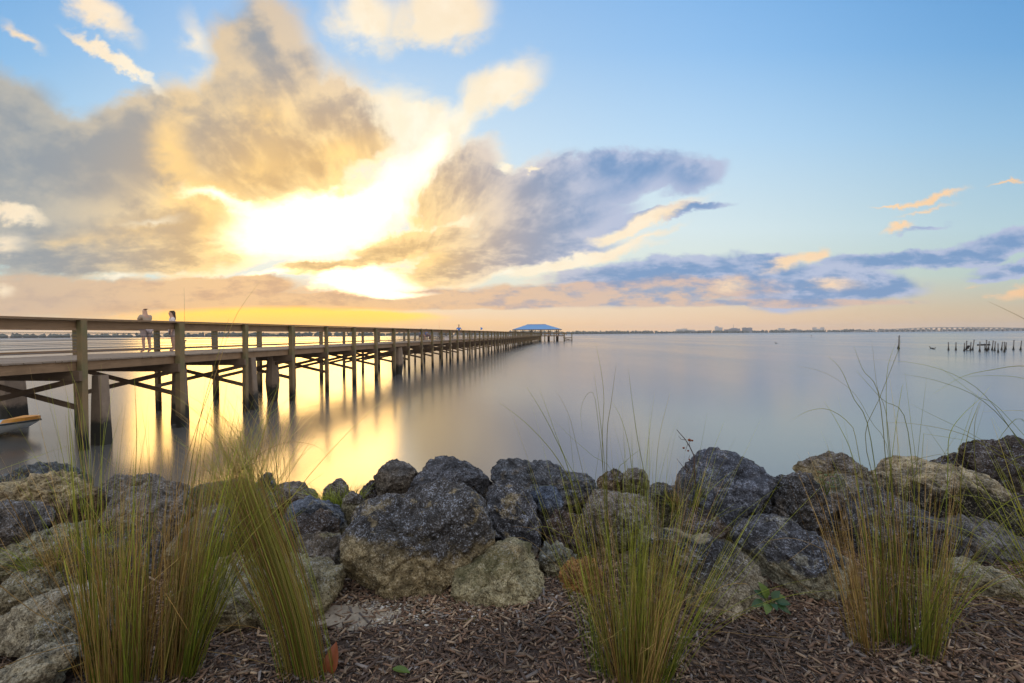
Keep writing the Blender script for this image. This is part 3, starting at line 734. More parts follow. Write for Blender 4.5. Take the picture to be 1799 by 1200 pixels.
M['olive'] = cloth('sand_shirt', (.33, .25, .18)); M['grey_cloth'] = cloth('mauve_shorts', (.34, .27, .26)); M['white_cloth'] = cloth('pale_top', (.62, .55, .52)); M['blue_cloth'] = cloth('blue_shirt', (.03, .20, .62))
M['dark_cloth'] = cloth('dark_trousers', (.12, .06, .06)); M['brown_hair'] = plain('brown_hair', (.16, .09, .05), .7); M['dark_hair'] = plain('dark_hair', (.05, .035, .025), .7); M['straw'] = plain('straw_hat', (.30, .26, .16), .8)
def on_pier(px, off):          # a spot on the deck: px column, off metres from the near edge
    X = None
    D = 13.04+off/math.cos(TH); Y = FPX*D/(1010.5-px)
    return Vector(((px-899.5)/FPX*Y, Y, DZ+.004))
person(on_pier(257.5, 3.15), -TH+math.pi/2-.15, 'person in a sand shirt and shorts leaning on the far rail of the pier', M['olive'], M['grey_cloth'], M['brown_hair'], H=1.72)
person(on_pier(304.5, 3.05), -TH+math.pi/2+.9, 'long-haired person in a pale top standing beside the far rail', M['white_cloth'], M['grey_cloth'], M['dark_hair'], long_hair=True, arms='down', H=1.66)
p1, p2 = on_pier(739.5, 3.35), on_pier(748.5, 3.35)
person(p1, -TH-math.pi/2, 'left one of the seated pair in blue shirts on the pier bench', M['blue_cloth'], M['dark_cloth'], M['dark_hair'], 'sit', arms='lap', skin='skin2', group='seated pair in blue shirts')
person(p2, -TH-math.pi/2+.1, 'right one of the seated pair in blue shirts on the pier bench', M['blue_cloth'], M['dark_cloth'], M['dark_hair'], 'sit', arms='lap', skin='skin2', shorts=False, group='seated pair in blue shirts')
person(on_pier(806.5, 1.6), -TH+math.pi, 'standing person in blue shirt and straw hat, hands on hips, far along the pier', M['blue_cloth'], M['grey_cloth'], M['brown_hair'], arms='hips', hat=M['straw'], H=1.78)
M['bench'] = wood('bench_wood', (.20, .17, .15), (.40, .35, .31), (1, 14, 14), wet=False)
def bench(px, off, L, label, table=False):
    p = on_pier(px, off); e = empty('picnic_table' if table else 'pier_bench', p, -TH+math.pi/2)
    if table:
        t = MB(); [t.box(-L/2, L/2, -.36+.146*k, -.36+.146*k+.138, .70, .74) for k in range(5)]; t.build('table_top', M['bench'], e)
        for s_ in (-1, 1):
            b = MB(); b.box(-L/2, L/2, s_*.68-.13, s_*.68+.13, .42, .46); b.build('seat', M['bench'], e)
        for x in (-L*.35, L*.35):
            b = MB(); b.bar((x, -.7, 0), (x, -.12, .70), .04, .09, (1, 0, 0)); b.bar((x, .7, 0), (x, .12, .70), .04, .09, (1, 0, 0)); b.box(x-.06, x-.021, -.8, .8, .33, .419); b.build('leg_frame', M['bench'], e)
    else:
        b = MB(); [b.box(-L/2, L/2, -.20+.135*k, -.20+.135*k+.125, .40, .44) for k in range(3)]; b.build('seat', M['bench'], e)
        b = MB(); b.box(-L/2, L/2, .24, .275, .56, .70); b.box(-L/2, L/2, .24, .275, .74, .88); b.build('backrest', M['bench'], e)
        for x in (-L*.42, L*.42):
            b = MB(); b.box(x-.04, x+.04, -.19, -.11, 0, .398); b.box(x-.04, x+.04, .16, .238, 0, .86); b.box(x-.04, x+.04, -.108, .158, .30, .39); b.build('leg', M['bench'], e)
    tag(e, label, 'table' if table else 'bench'); return e
bc = (p1+p2)/2; bb = bench(744, 3.38, 2.0, 'pier bench under the seated pair in blue shirts'); bb.rotation_euler.z = -TH+math.pi/2
bench(768, 3.0, 2.2, 'timber bench with slatted back farther along the far rail')
bench(783.5, 2.6, 1.8, 'picnic table on the pier between the bench and the standing person', True)
p = on_pier(787, .9); e = empty('cooler', p, -TH+.2); mb = MB(); mb.box(-.35, .35, -.2, .2, .0, .34, .03); mb.build('box', M['white_cloth'], e); mb = MB(); mb.box(-.365, .365, -.215, .215, .342, .40, .03); mb.build('lid', M['white_cloth'], e)
mb = MB(); mb.tube([(-.37, 0, .28), (-.40, -.02, .33), (-.40, -.24, .33), (.40, -.24, .33), (.40, -.02, .33), (.37, 0, .28)], .012, 6); mb.build('handle', M['cable'], e); tag(e, 'small white cooler box on the deck beside the picnic table', 'cooler')
def rod(px, off, pytop, label, tilt=.15, lean=(0, 0)):
    b = on_pier(px, off); e = empty('fishing_rod', b+Vector((0, 0, 0)), -TH); zt = at(px, pytop, b.y).z-b.z
    mb = MB(); mb.tube([(0, 0, .45), (lean[0]*.4, lean[1]*.4, zt*.6), (lean[0], lean[1], zt)], [.006, .004, .002], 6); mb.build('blank', M['black'], e)
    mb = MB(); mb.tube([(0, 0, .02), (0, 0, .45)], [.014, .013], 7); mb.build('grip', M['trim'], e)
    mb = MB(); mb.ball((.05, 0, .42), .035, 8, 6, (1, .7, 1)); mb.tube([(.0, 0, .42), (.06, 0, .42)], .008, 5); mb.build('reel', M['cable'], e); tag(e, label, 'fishing rod')
rod(325, 3.6, 505, 'tall fishing rod propped on the far rail right of the two standing people')
rod(772, 3.5, 560, 'fishing rod upright behind the timber bench'); rod(838, 3.4, 568, 'fishing rod upright left of the small blue pennant')
p = on_pier(844.6, 3.3); e = empty('pennant', p, -TH); zt = at(844.6, 574.4, p.y).z-p.z; mb = MB(); mb.tube([(0, 0, 0), (0, 0, zt)], [.02, .012], 6); mb.build('pole', M['cable'], e)
mb = MB(); N = 8
for i in range(N+1):
    t = i/N; z = zt-.05-t*.62*zt*.35; w = .34*math.sin(math.pi*(.15+.8*t)); mb.v += [(.01, -.012+.03*math.sin(5*t), z), (.01+w, .012+.05*math.sin(6*t+1), z-.06)]
    if i: n = len(mb.v)-4; mb.f.append((n, n+1, n+3, n+2))
mb.build('flag', M['blue_cloth'], e); tag(e, 'small blue pennant on a pole above the pier rail', 'flag')

# ------------------------------------------------------------------ small boat under the pier, bow to the right
M['hull'] = plain('white_gelcoat', (.55, .60, .62), .3, .06, 2); M['hull_in'] = plain('pale_blue_liner', (.36, .50, .56), .4, .1, 2); M['orange'] = plain('orange_bow_pad', (.75, .34, .05), .5, .15, 4); M['rub'] = plain('dark_rub_rail', (.05, .07, .08), .5)
def build_boat():
    pb = at(71, 737, 15.0); e = empty('small_boat', (pb.x, pb.y, 0), R(16)); e.location.z = 0.02
    L = 3.6; st = []
    N = 16
    for i in range(N+1):
        t = i/N; x = -L*t; f = math.sin(min(1, t*2.0+.0)*math.pi/2)**.62 if t > 0 else 0; w = .80*f*(1-.12*t)+.02; sheer = .46-.16*min(1, t*1.3); keel = -.12+.36*(1-min(1, t*2.6))**1.6; rk = .55*(1-min(1, t*2.2))
        st.append([(x, -w, sheer), (x-rk*.1, -w*.97, sheer-.08), (x-rk*.55, -w*.82, .08+.14*(1-f)), (x-rk*.85, -w*.42, keel+.03), (x-rk, 0, keel), (x-rk*.85, w*.42, keel+.03), (x-rk*.55, w*.82, .08+.14*(1-f)), (x-rk*.1, w*.97, sheer-.08), (x, w, sheer)])
    v = [p for r_ in st for p in r_]; m = 9; f = [(i*m+k, i*m+k+1, (i+1)*m+k+1, (i+1)*m+k) for i in range(N) for k in range(m-1)]; f.append(tuple(range(m-1, -1, -1))); f.append(tuple(N*m+k for k in range(m)))
    h = mesh_obj('hull', v, f, M['hull'], e, smooth=True)
    dk = MB()
    for i in range(N+1):
        t = i/N; a, b = st[i][0], st[i][8]; drop = .02 if t < .34 else .16
        dk.v += [(a[0], a[1]*.96, a[2]-.012), (a[0], a[1]*.80, a[2]-drop), (a[0], b[1]*.80, b[2]-drop), (a[0], b[1]*.96, b[2]-.012)]
        if i: n = len(dk.v)-8; dk.f += [(n+k, n+k+1, n+5+k, n+4+k) for k in range(3)]
    dk.build('deck', M['hull_in'], e)
    for s_ in (0, 8):
        g_ = MB(); g_.tube([Vector(st[i][s_])+Vector((0, 0, -.03)) for i in range(N+1)], .028, 6); g_.build('rub_rail', M['rub'], e)
    pad = MB()
    for i in range(0, 4):
        t = i/N; a, b = st[i][0], st[i][8]; pad.v += [(a[0], a[1]*1.0, a[2]+.005), (a[0], a[1]*.8, a[2]+.10), (a[0], b[1]*.8, b[2]+.10), (a[0], b[1]*1.0, b[2]+.005)]
        if i: n = len(pad.v)-8; pad.f += [(n+k, n+k+1, n+5+k, n+4+k) for k in range(3)]
    pad.f.append((0, 3, 2, 1)); n = len(pad.v)-4; pad.f.append((n, n+1, n+2, n+3))
    pad.build('bow_pad', M['orange'], e)
    s_ = MB(); s_.box(-2.5, -2.1, -.5, .5, .20, .46, .04); s_.build('seat', M['rub'], e)
    c = MB(); c.box(-1.75, -1.55, -.25, .25, .30, .58, .05); c.build('hatch', M['rub'], e)
    tag(e, 'small white boat with an orange padded bow floating under the pier', 'boat')
build_boat()

# ------------------------------------------------------------------ boulders
def rock_mat(name, tan, dark, zt, soft=.10, hh=.5, speck=.6, moss=0.0, seed=0.0, streak=0.0, pale=0.0):
    m, g, b, out = new_mat(name); co = g.vm('ADD', objco(g), (seed*3.1, seed*1.7, seed*2.3))
    z = g.sep(objco(g))[2]
    n1 = g.noise(co, 3.2, 5, .6, .3); n2 = g.noise(co, 13, 6, .7); n3 = g.noise(co, 105, 3, .8); n4 = g.noise(co, 34, 5, .8)
    pt = g.ss(z+(n1-.5)*.60*hh+(n2-.5)*.38*hh, zt-soft, zt+soft)
    tanv = g.mix(g.ss(n2, .3, .7), tuple(x*.45 for x in tan), tuple(min(1, x*1.25) for x in tan))
    dkv = g.mix(g.ss(n2, .3, .72), tuple(x*.35 for x in dark), tuple(x*1.6 for x in dark))
    col = g.mix(pt, tanv, dkv)
    bl = g.ss(g.noise(co, 7.5, 5, .65, .4), .55, .63)
    col = g.mix(bl*g.lr(pt, 0, 1, .35, .55), col, g.mix(g.ss(n4, .4, .6), tuple(x*.8 for x in tan), tuple(min(1, x*1.5) for x in tan)))
    col = g.mix(g.ss(g.noise(co, 5.0, 4, .6), .54, .62)*.45, col, g.mix(1.0, col, (.30, .29, .30), 'MULTIPLY'))
    # pores and shell grit
    col = g.mix(g.ss(n3, .49, .38)*.8, col, g.mix(1.0, col, (.16, .15, .14), 'MULTIPLY'))
    col = g.mix(g.ss(n4, .47, .36)*.7, col, g.mix(1.0, col, (.25, .24, .22), 'MULTIPLY'))
    grit = g.ss(n3+(n4-.5)*.5+(n2-.5)*.35, .56, .66)
    col = g.mix(grit*speck, col, g.mix(pt, (.62, .56, .42), (.42, .47, .56)))
    if pale: col = g.mix(g.ss(g.noise(co, 2.4, 4, .5), .56, .63)*pale, col, (.46, .40, .27))
    if moss: col = g.mix(g.ss(g.noise(co, 5, 4, .6), .50, .62)*moss, col, (.10, .12, .025))
    if streak:
        mp = g.new('ShaderNodeMapping'); g.put(mp.inputs[0], co); mp.inputs[3].default_value = (2, 2, 12); mp.inputs[2].default_value = (.1, R(streak), 0)
        sn = g.noise(V(g, mp.outputs[0]), 2.2, 5, .6); col = g.mix(g.ss(sn, .5, .62)*.6, col, tuple(x*.35 for x in dark)); n2 = n2+sn*.8
    g.put(b.inputs['Base Color'], col); b.inputs['Roughness'].default_value = .88; b.inputs['Specular IOR Level'].default_value = .35
    h = n2*.5+n4*.5+n3*.26
    g.put(b.inputs['Normal'], g.bump(h, 1.0, .06)); return m
TAN = (.40, .32, .17); GRT = (.27, .24, .14); BRN = (.19, .13, .075); ORG = (.38, .19, .055); DKB = (.078, .073, .070); BLU = (.085, .086, .096); GRY = (.185, .155, .12); DBR = (.07, .052, .042); PAL = (.36, .31, .21)
ICO = {k: icosphere(k+1) for k in (5, 6)}
def rock(outline, Y, label, tan=TAN, dark=DKB, zf=0.0, soft=.10, depth=1.0, rough=1.0, sub=6, box=.80, cat='boulder', name='boulder', group='boulders of the shore revetment', sink=0.0, **kw):
    px = np.array(outline, float); c = (px.min(0)+px.max(0))/2
    ctr = at(c[0], c[1], Y)
    P = np.array([[(at(x, y, Y)-ctr).x, (at(x, y, Y)-ctr).z] for x, y in px])
    ang = np.arctan2(P[:, 1], P[:, 0]); rad = np.hypot(P[:, 0], P[:, 1]); o = np.argsort(ang); ang, rad = ang[o], rad[o]
    A = np.concatenate([ang-2*np.pi, ang, ang+2*np.pi]); Rr = np.tile(rad, 3)
    gr = np.linspace(-np.pi, np.pi, 181); rr = np.interp(gr, A, Rr)
    # chord-exact radius between outline corners, then a light smoothing
    cart = []
    V0, F0 = ICO[sub]; v = V0.copy()
    idx = len(label)+int(c[0])
    phi = np.arctan2(v[:, 2], v[:, 0]); rho = np.hypot(v[:, 0], v[:, 2])
    ker = np.array([1, 2, 3, 2, 1.])/9; rs = np.convolve(np.concatenate([rr[-5:-1], rr, rr[1:5]]), ker, 'same')[4:-4]
    r = np.interp(phi, gr, rs)
    w, h = np.ptp(P[:, 0]), np.ptp(P[:, 1]); size = math.sqrt(w*h); dr = .5*size*depth
    rho2 = np.clip(rho, 0, 1)**box; yy = np.sign(v[:, 1])*np.abs(v[:, 1])**box*dr
    q = np.stack([np.cos(phi)*r*rho2, yy, np.sin(phi)*r*rho2], 1)
    rp = np.random.default_rng(idx)
    for kpl in range(15):                                   # broken faces, mostly on the side one sees
        nv = rp.normal(0, 1, 3); nv[1] = -abs(nv[1])*.9-.25 if kpl < 11 else nv[1]; nv /= np.linalg.norm(nv)
        dd = q@nv; lim = dd.max()*rp.uniform(.62, .88); over = np.clip(dd-lim, 0, None); q = q-nv[None]*(over*.95)[:, None]
    nr_ = v/np.linalg.norm(v, axis=1, keepdims=True)
    qa = np.arctan2(q[:, 2], q[:, 0]); qr = np.hypot(q[:, 0], q[:, 2]); bi = ((qa+np.pi)/(2*np.pi)*72).astype(int) % 72   # faces must not eat the outline
    mx = np.zeros(72); np.maximum.at(mx, bi, qr); want = np.interp((np.arange(72)+.5)/72*2*np.pi-np.pi, gr, rs); kf = want/np.maximum(mx, 1e-4)
    kf = np.convolve(np.concatenate([kf[-2:], kf, kf[:2]]), np.array([1, 2, 3, 2, 1])/9, 'same')[2:-2]
    fac = np.interp((qa+np.pi)/(2*np.pi)*72-.5, np.arange(-1, 73), np.concatenate([kf[-1:], kf, kf[:1]])); q[:, 0] *= fac; q[:, 2] *= fac
    need = ctr.z-(bank_z(ctr.x, ctr.y)-.06); zmin = -q[:, 2].min()
    if need > zmin: lo = q[:, 2] < 0; q[lo, 2] *= min(need/zmin, 3.0)
    sd0 = Vector((idx*.37 % 50, idx*.73 % 50, idx*.11 % 50)); out = np.empty(len(q))
    f1, f2, f3 = 2.2/size, 6.5/size, 26.0
    amp1, amp2, amp3 = .09*size, .045*size, .014
    for i in range(len(q)):
        p = Vector(q[i])
        a1 = mnoise.noise(p*f1+sd0); a2 = 1-2*abs(mnoise.noise(p*f2+sd0)); a3 = mnoise.fractal(p*f3+sd0, .8, 2.1, 3)
        a4 = mnoise.noise(p*f1*1.3+sd0*1.7)+.12*a3; ck = math.exp(-abs(a4)/.028)
        out[i] = (a1*amp1*.55*(0.3+0.7*abs(v[i, 1]))+a2*amp2*.5-amp2*.25+a3*amp3*1.0)*rough-ck*.035*size
    q = q+nr_*out[:, None]
    mat = rock_mat('stone', tan, dark, zf*h/2, soft*h, hh=h, seed=idx % 17, **kw)
    ob = mesh_obj(name, q, F0, mat, smooth=True); ob.location = ctr+Vector((0, 0, -sink)); tag(ob, label, cat, group); return ob
B = rock
B([(601,940),(610,907),(643,886),(691,881),(735,863),(804,861),(841,877),(861,914),(868,958),(845,990),(806,1010),(796,1062),(738,1062),(665,1066),(608,1060)], 2.52, 'largest boulder, dark speckled top and tan foot, front centre of the shore', zf=.08, sub=6, speck=.75, soft=.07, depth=.95)
B([(795,1031),(804,998),(832,990),(841,984),(885,963),(925,965),(940,995),(957,1031),(951,1058),(903,1070),(812,1078),(795,1066)], 2.40, 'pale yellow angular boulder right of the largest boulder', tan=(.40,.35,.20), dark=TAN, zf=.9, moss=.25, speck=.6)
B([(856,885),(857,859),(878,843),(900,847),(929,872),(942,903),(953,921),(942,951),(900,961),(872,938),(859,914)], 2.85, 'blue-black upright boulder with a pale patch right behind the largest boulder', dark=BLU, zf=-.9, pale=.8, speck=.8)
B([(718,870),(738,828),(775,806),(804,816),(845,832),(863,859),(856,890),(830,905),(725,905)], 3.30, 'humped grey-blue boulder on the crest behind the largest boulder', tan=GRY, dark=BLU, zf=-.3, speck=.45)
B([(657,848),(672,818),(709,811),(736,823),(740,863),(705,895),(661,895)], 3.40, 'rounded furrowed grey boulder on the crest left of the humped one', tan=GRY, dark=(.12,.11,.10), zf=.6, streak=8, speck=.35)
B([(627,872),(640,856),(660,844),(670,885),(640,900)], 3.45, 'small dark brown wedge rock by the green grass tuft', tan=BRN, dark=DBR, zf=-.5, sub=5)
B([(600,886),(621,867),(638,886),(628,908),(602,908)], 3.1, 'small pointed grey-green rock behind the left shoulder of the largest boulder', tan=GRT, dark=GRY, zf=.2, sub=5)
B([(486,908),(522,885),(555,877),(592,888),(610,903),(606,935),(573,950),(495,945)], 2.98, 'smooth blue-grey boulder left of the largest boulder', tan=GRT, dark=(.11,.13,.165), zf=-.4, speck=.3)
B([(505,918),(540,908),(575,905),(589,918),(592,945),(560,955),(508,950)], 2.82, 'dark brown low rock in front of the smooth blue-grey boulder', tan=BRN, dark=(.085,.065,.052), zf=-.4)
B([(508,950),(545,934),(600,941),(606,990),(612,1050),(580,1060),(540,1050),(513,1000)], 2.70, 'grey and yellow two-tone boulder touching the left side of the largest boulder', tan=(.32,.29,.15), dark=GRY, zf=.05, speck=.5)
B([(340,1055),(352,1025),(390,1008),(450,1002),(520,1002),(570,1008),(592,1040),(577,1072),(520,1105),(470,1120),(400,1112),(355,1095)], 2.30, 'broad tan boulder with white shells behind the leaning grass sheaf', tan=(.31,.26,.14), dark=GRT, zf=.35, speck=.5, sub=6)
B([(478,880),(485,855),(510,852),(535,858),(554,870),(548,892),(500,897)], 3.35, 'low brown crest rock left of the green grass tuft', tan=BRN, dark=GRY, zf=.2)
B([(448,864),(453,842),(465,831),(477,845),(479,875),(455,880)], 3.50, 'small dark rounded rock on the crest behind the leaning sheaf', tan=GRY, dark=DKB, zf=.0, sub=5)
B([(929,874),(944,858),(977,861),(989,881),(983,912),(951,915),(935,898)], 3.0, 'small smooth blue boulder right of the blue-black upright one', tan=DKB, dark=(.10,.13,.19), zf=.1, speck=.35, sub=5)
B([(861,837),(872,820),(914,814),(933,819),(960,816),(977,826),(1000,838),(1043,845),(1056,872),(984,895),(933,890),(896,870),(864,852)], 3.35, 'long rugged grey boulder on the crest behind the blue ones', tan=GRY, dark=(.085,.09,.10), zf=-.3, rough=1.5, speck=.4)
B([(1050,846),(1062,832),(1095,832),(1112,845),(1102,866),(1055,866)], 3.75, 'small brown rock farthest out behind the middle grass clump', tan=BRN, dark=DBR, zf=.4, sub=5)
B([(1095,838),(1110,826),(1130,828),(1142,842),(1130,862),(1098,862)], 3.7, 'small grey crest rock behind the right edge of the middle grass clump', tan=GRY, dark=GRY, zf=.4, sub=5)
B([(956,950),(966,912),(991,902),(1030,908),(1048,950),(1038,980),(977,975)], 2.82, 'rusty dark brown boulder left behind the middle grass clump', tan=BRN, dark=(.105,.07,.052), zf=-.3, rough=1.4)
B([(943,991),(958,966),(984,959),(1010,980),(1008,1015),(960,1022)], 2.58, 'knobbly green-grey rock between the yellow boulder and the orange one', tan=GRT, dark=(.17,.17,.13), zf=.3, rough=1.6, sub=5)
B([(984,1033),(998,998),(1045,992),(1056,1035),(1022,1062)], 2.42, 'orange-brown pitted rock at the left foot of the middle grass clump', tan=ORG, dark=ORG, zf=.9, speck=.15, rough=1.4)
B([(1033,892),(1050,867),(1100,868),(1140,873),(1162,905),(1157,955),(1100,970),(1043,960)], 2.92, 'grey boulder seen through the blades of the middle grass clump', tan=GRT, dark=GRY, zf=-.1)
B([(1138,884),(1145,862),(1180,855),(1205,862),(1204,905),(1150,910)], 3.25, 'mossy dark rock between the middle grass clump and the tall sloping boulder', tan=GRY, dark=DKB, zf=.0, moss=.7)
B([(1201,872),(1219,828),(1245,799),(1265,791),(1291,802),(1326,818),(1362,831),(1364,852),(1326,869),(1284,884),(1245,915),(1203,922)], 3.05, 'tall sloping blue-grey boulder with a pointed crest right of the middle', tan=GRY, dark=(.10,.11,.14), zf=-.5, speck=.6, streak=25, sub=6)
B([(1300,912),(1314,882),(1337,858),(1368,844),(1418,831),(1441,850),(1466,893),(1470,930),(1422,945),(1345,940),(1303,938)], 3.02, 'dark craggy boulder leaning against the tall sloping one', tan=GRY, dark=DKB, zf=-.8, rough=1.5, speck=.7, sub=6)
B([(1406,838),(1422,812),(1445,804),(1495,809),(1532,830),(1522,860),(1450,866)], 3.45, 'flat-topped tan boulder on the crest right of the dark craggy one', tan=TAN, dark=GRY, zf=.5, rough=1.2)
B([(1293,947),(1326,927),(1372,918),(1422,939),(1460,958),(1484,985),(1483,1035),(1460,1060),(1420,1070),(1364,1075),(1334,1055),(1322,985)], 2.55, 'big two-tone boulder, blue-black above and pale below, left of the right grass clump', tan=(.36,.34,.24), dark=BLU, zf=.42, soft=.035, speck=.6, sub=6)
B([(1136,955),(1153,941),(1184,946),(1230,954),(1284,962),(1322,978),(1341,1016),(1328,1062),(1268,1085),(1207,1098),(1160,1100),(1142,1031)], 2.38, 'big streaked black and cream boulder right of the middle grass clump', tan=PAL, dark=(.03,.03,.034), zf=.35, soft=.3, pale=.7, speck=.6, streak=-22, sub=6)
B([(1165,940),(1188,912),(1240,903),(1292,922),(1304,955),(1200,968)], 2.85, 'shaded brown rock in the gap under the tall sloping boulder', tan=BRN, dark=DBR, zf=.2)
B([(1438,872),(1470,850),(1530,848),(1548,890),(1522,925),(1460,905)], 3.12, 'grey rock with a green weed between the craggy and the tan boulders', tan=GRY, dark=GRY, zf=.0, moss=.3)
B([(1553,845),(1567,817),(1598,808),(1633,818),(1643,842),(1590,860)], 3.65, 'dark rock on the crest behind the right grass clump', tan=BRN, dark=DBR, zf=-.2)
B([(1553,856),(1590,828),(1659,818),(1702,825),(1732,846),(1767,876),(1787,905),(1750,932),(1690,928),(1640,940),(1590,925)], 3.0, 'long whale-backed boulder with a cream top and black flank behind the right grass clump', tan=(.035,.034,.032), dark=(.46,.38,.23), zf=.62, soft=.22, speck=.5, pale=.2, sub=6)
B([(1642,820),(1667,804),(1709,798),(1765,812),(1760,850),(1690,852)], 3.45, 'dark reddish rock on the crest at the right, left of the big dark one', tan=DBR, dark=DBR, zf=.0)
B([(1711,798),(1732,785),(1778,779),(1845,784),(1855,862),(1778,880),(1730,856)], 3.25, 'big dark brown layered boulder cut by the right edge of the view', tan=GRY, dark=DBR, zf=-.1, streak=5, sub=6)
B([(1652,934),(1679,906),(1713,911),(1759,934),(1800,965),(1822,1002),(1752,1018),(1682,998),(1659,975)], 2.80, 'smooth grey slab boulder sloping down to the right edge', tan=GRY, dark=(.17,.165,.16), zf=-.2, speck=.35, sub=6)
B([(1648,1030),(1670,1002),(1700,992),(1740,1010),(1790,1020),(1808,1048),(1720,1060),(1658,1055)], 2.42, 'low tan rock below the smooth grey slab at the right', tan=(.27,.23,.14), dark=GRT, zf=.6)
B([(1742,902),(1780,878),(1835,882),(1850,955),(1790,968),(1748,935)], 3.0, 'shadowed dark rock at the right edge above the slab', tan=DBR, dark=DBR, zf=0)
B([(1486,905),(1540,875),(1640,900),(1665,960),(1645,1030),(1560,1050),(1496,1020),(1484,955)], 2.86, 'dark boulder hidden behind the stems of the right grass clump', tan=DBR, dark=DKB, zf=-.4)
B([(-30,845),(0,838),(35,829),(77,820),(105,826),(133,845),(145,866),(70,880),(-30,875)], 3.35, 'smooth grey-green boulder on the crest at the left edge', tan=GRY, dark=(.11,.12,.12), zf=.0, speck=.25)
B([(-40,858),(0,849),(45,852),(63,841),(88,842),(115,858),(147,866),(160,888),(133,912),(63,916),(35,902),(-40,898)], 2.95, 'crusty boulder with a yellow knobbly top at the left edge', tan=BRN, dark=(.44,.35,.19), zf=.25, soft=.1, rough=2.2, speck=.2, sub=6)
B([(-50,895),(0,888),(34,890),(56,910),(60,928),(36,958),(0,990),(-50,995)], 2.68, 'plain grey wedge boulder at the left edge under the crusty one', tan=GRY, dark=(.15,.135,.12), zf=.0)
B([(-30,992),(30,958),(60,940),(120,934),(134,960),(92,995),(40,1012),(-30,1040)], 2.62, 'green-tan rock below the fine yellow grass at the left', tan=GRT, dark=(.26,.24,.14), zf=.0)
B([(26,1005),(63,990),(105,974),(147,950),(196,943),(245,946),(278,990),(254,1032),(180,1052),(100,1046),(48,1032)], 2.60, 'long dark grey boulder behind the big left grass clump', tan=GRT, dark=DKB, zf=-.5, speck=.5)
B([(-30,1038),(21,1015),(60,1008),(102,1020),(113,1048),(70,1064),(0,1094),(-30,1094)], 2.36, 'mid tan rock at the left edge, third from the bottom corner', tan=(.23,.19,.11), dark=GRT, zf=.4)
B([(-20,1092),(20,1074),(70,1054),(100,1042),(172,1041),(198,1065),(193,1102),(150,1122),(90,1122),(50,1132),(0,1144),(-20,1138)], 2.16, 'big pale tan slab at the lower left reaching into the left grass clump', tan=(.36,.32,.22), dark=PAL, zf=.9, sub=6)
B([(40,1135),(60,1100),(110,1082),(162,1087),(184,1118),(142,1146),(70,1160)], 2.05, 'grey-tan rock under the big pale slab at the lower left', tan=(.22,.20,.15), dark=GRT, zf=.6)
B([(-30,1205),(0,1184),(35,1164),(80,1149),(112,1147),(120,1165),(92,1190),(40,1220),(-30,1230)], 1.86, 'pale rock in the bottom left corner beside the mulch', tan=(.36,.32,.22), dark=PAL, zf=.9)
B([(148,932),(170,882),(220,862),(290,868),(330,900),(334,955),(250,968),(168,962)], 2.92, 'grey boulder seen through the top of the big left grass clump', tan=GRY, dark=GRY, zf=.1)
B([(308,892),(330,862),(380,854),(440,868),(482,890),(474,925),(400,936),(326,926)], 3.15, 'grey-brown crest boulder between the two left grass clumps', tan=GRY, dark=(.12,.11,.10), zf=.0)
B([(298,942),(328,915),(400,904),(432,924),(443,960),(417,996),(370,1010),(308,998)], 2.78, 'mottled boulder below the crest between the two left grass clumps', tan=GRT, dark=GRY, zf=.4, speck=.6)
B([(370,1002),(395,982),(420,977),(445,990),(444,1012),(390,1018)], 2.52, 'small tan rock on top of the broad tan boulder', tan=(.30,.25,.14), dark=TAN, zf=.8, sub=5)
B([(138,884),(160,855),(220,847),(280,850),(312,870),(295,900),(180,905)], 3.25, 'low brown crest boulder behind the big left grass clump', tan=BRN, dark=GRY, zf=.0)
B([(563,880),(578,852),(603,847),(618,866),(606,892),(575,894)], 3.5, 'small grey rock inside the green grass tuft on the crest', tan=GRY, dark=GRY, zf=.0, sub=5)
B([(807,1096),(818,1088),(833,1098),(832,1111),(814,1110)], 2.15, 'small yellow stone lying on the mulch before the yellow boulder', tan=(.42,.33,.13), dark=TAN, zf=.9, sub=5, cat='stone', name='stone', group=None)

def rubble():
    V0, F0 = icosphere(2); vv = []; ff = []; n = 0
    for i in range(420):
        x = random.uniform(-4.5, 4.5); y = random.uniform(2.55, 4.3); s_ = random.uniform(.02, .075); j = 1+rng.uniform(-.22, .22, (len(V0), 1))
        vv.append(V0*j*np.array([s_*random.uniform(.8, 1.4), s_, s_*.7])+[x, y, bank_z(x, y)+s_*.2]); ff.append(F0+n); n += len(V0)
    tag(mesh_obj('rubble', np.vstack(vv), np.vstack(ff), rock_mat('rubble_stone', GRT, BRN, 0, soft=.1, hh=1, speck=.4), smooth=True), 'small dark rubble stones filling the gaps between the boulders', 'rubble', kind='stuff')
rubble()

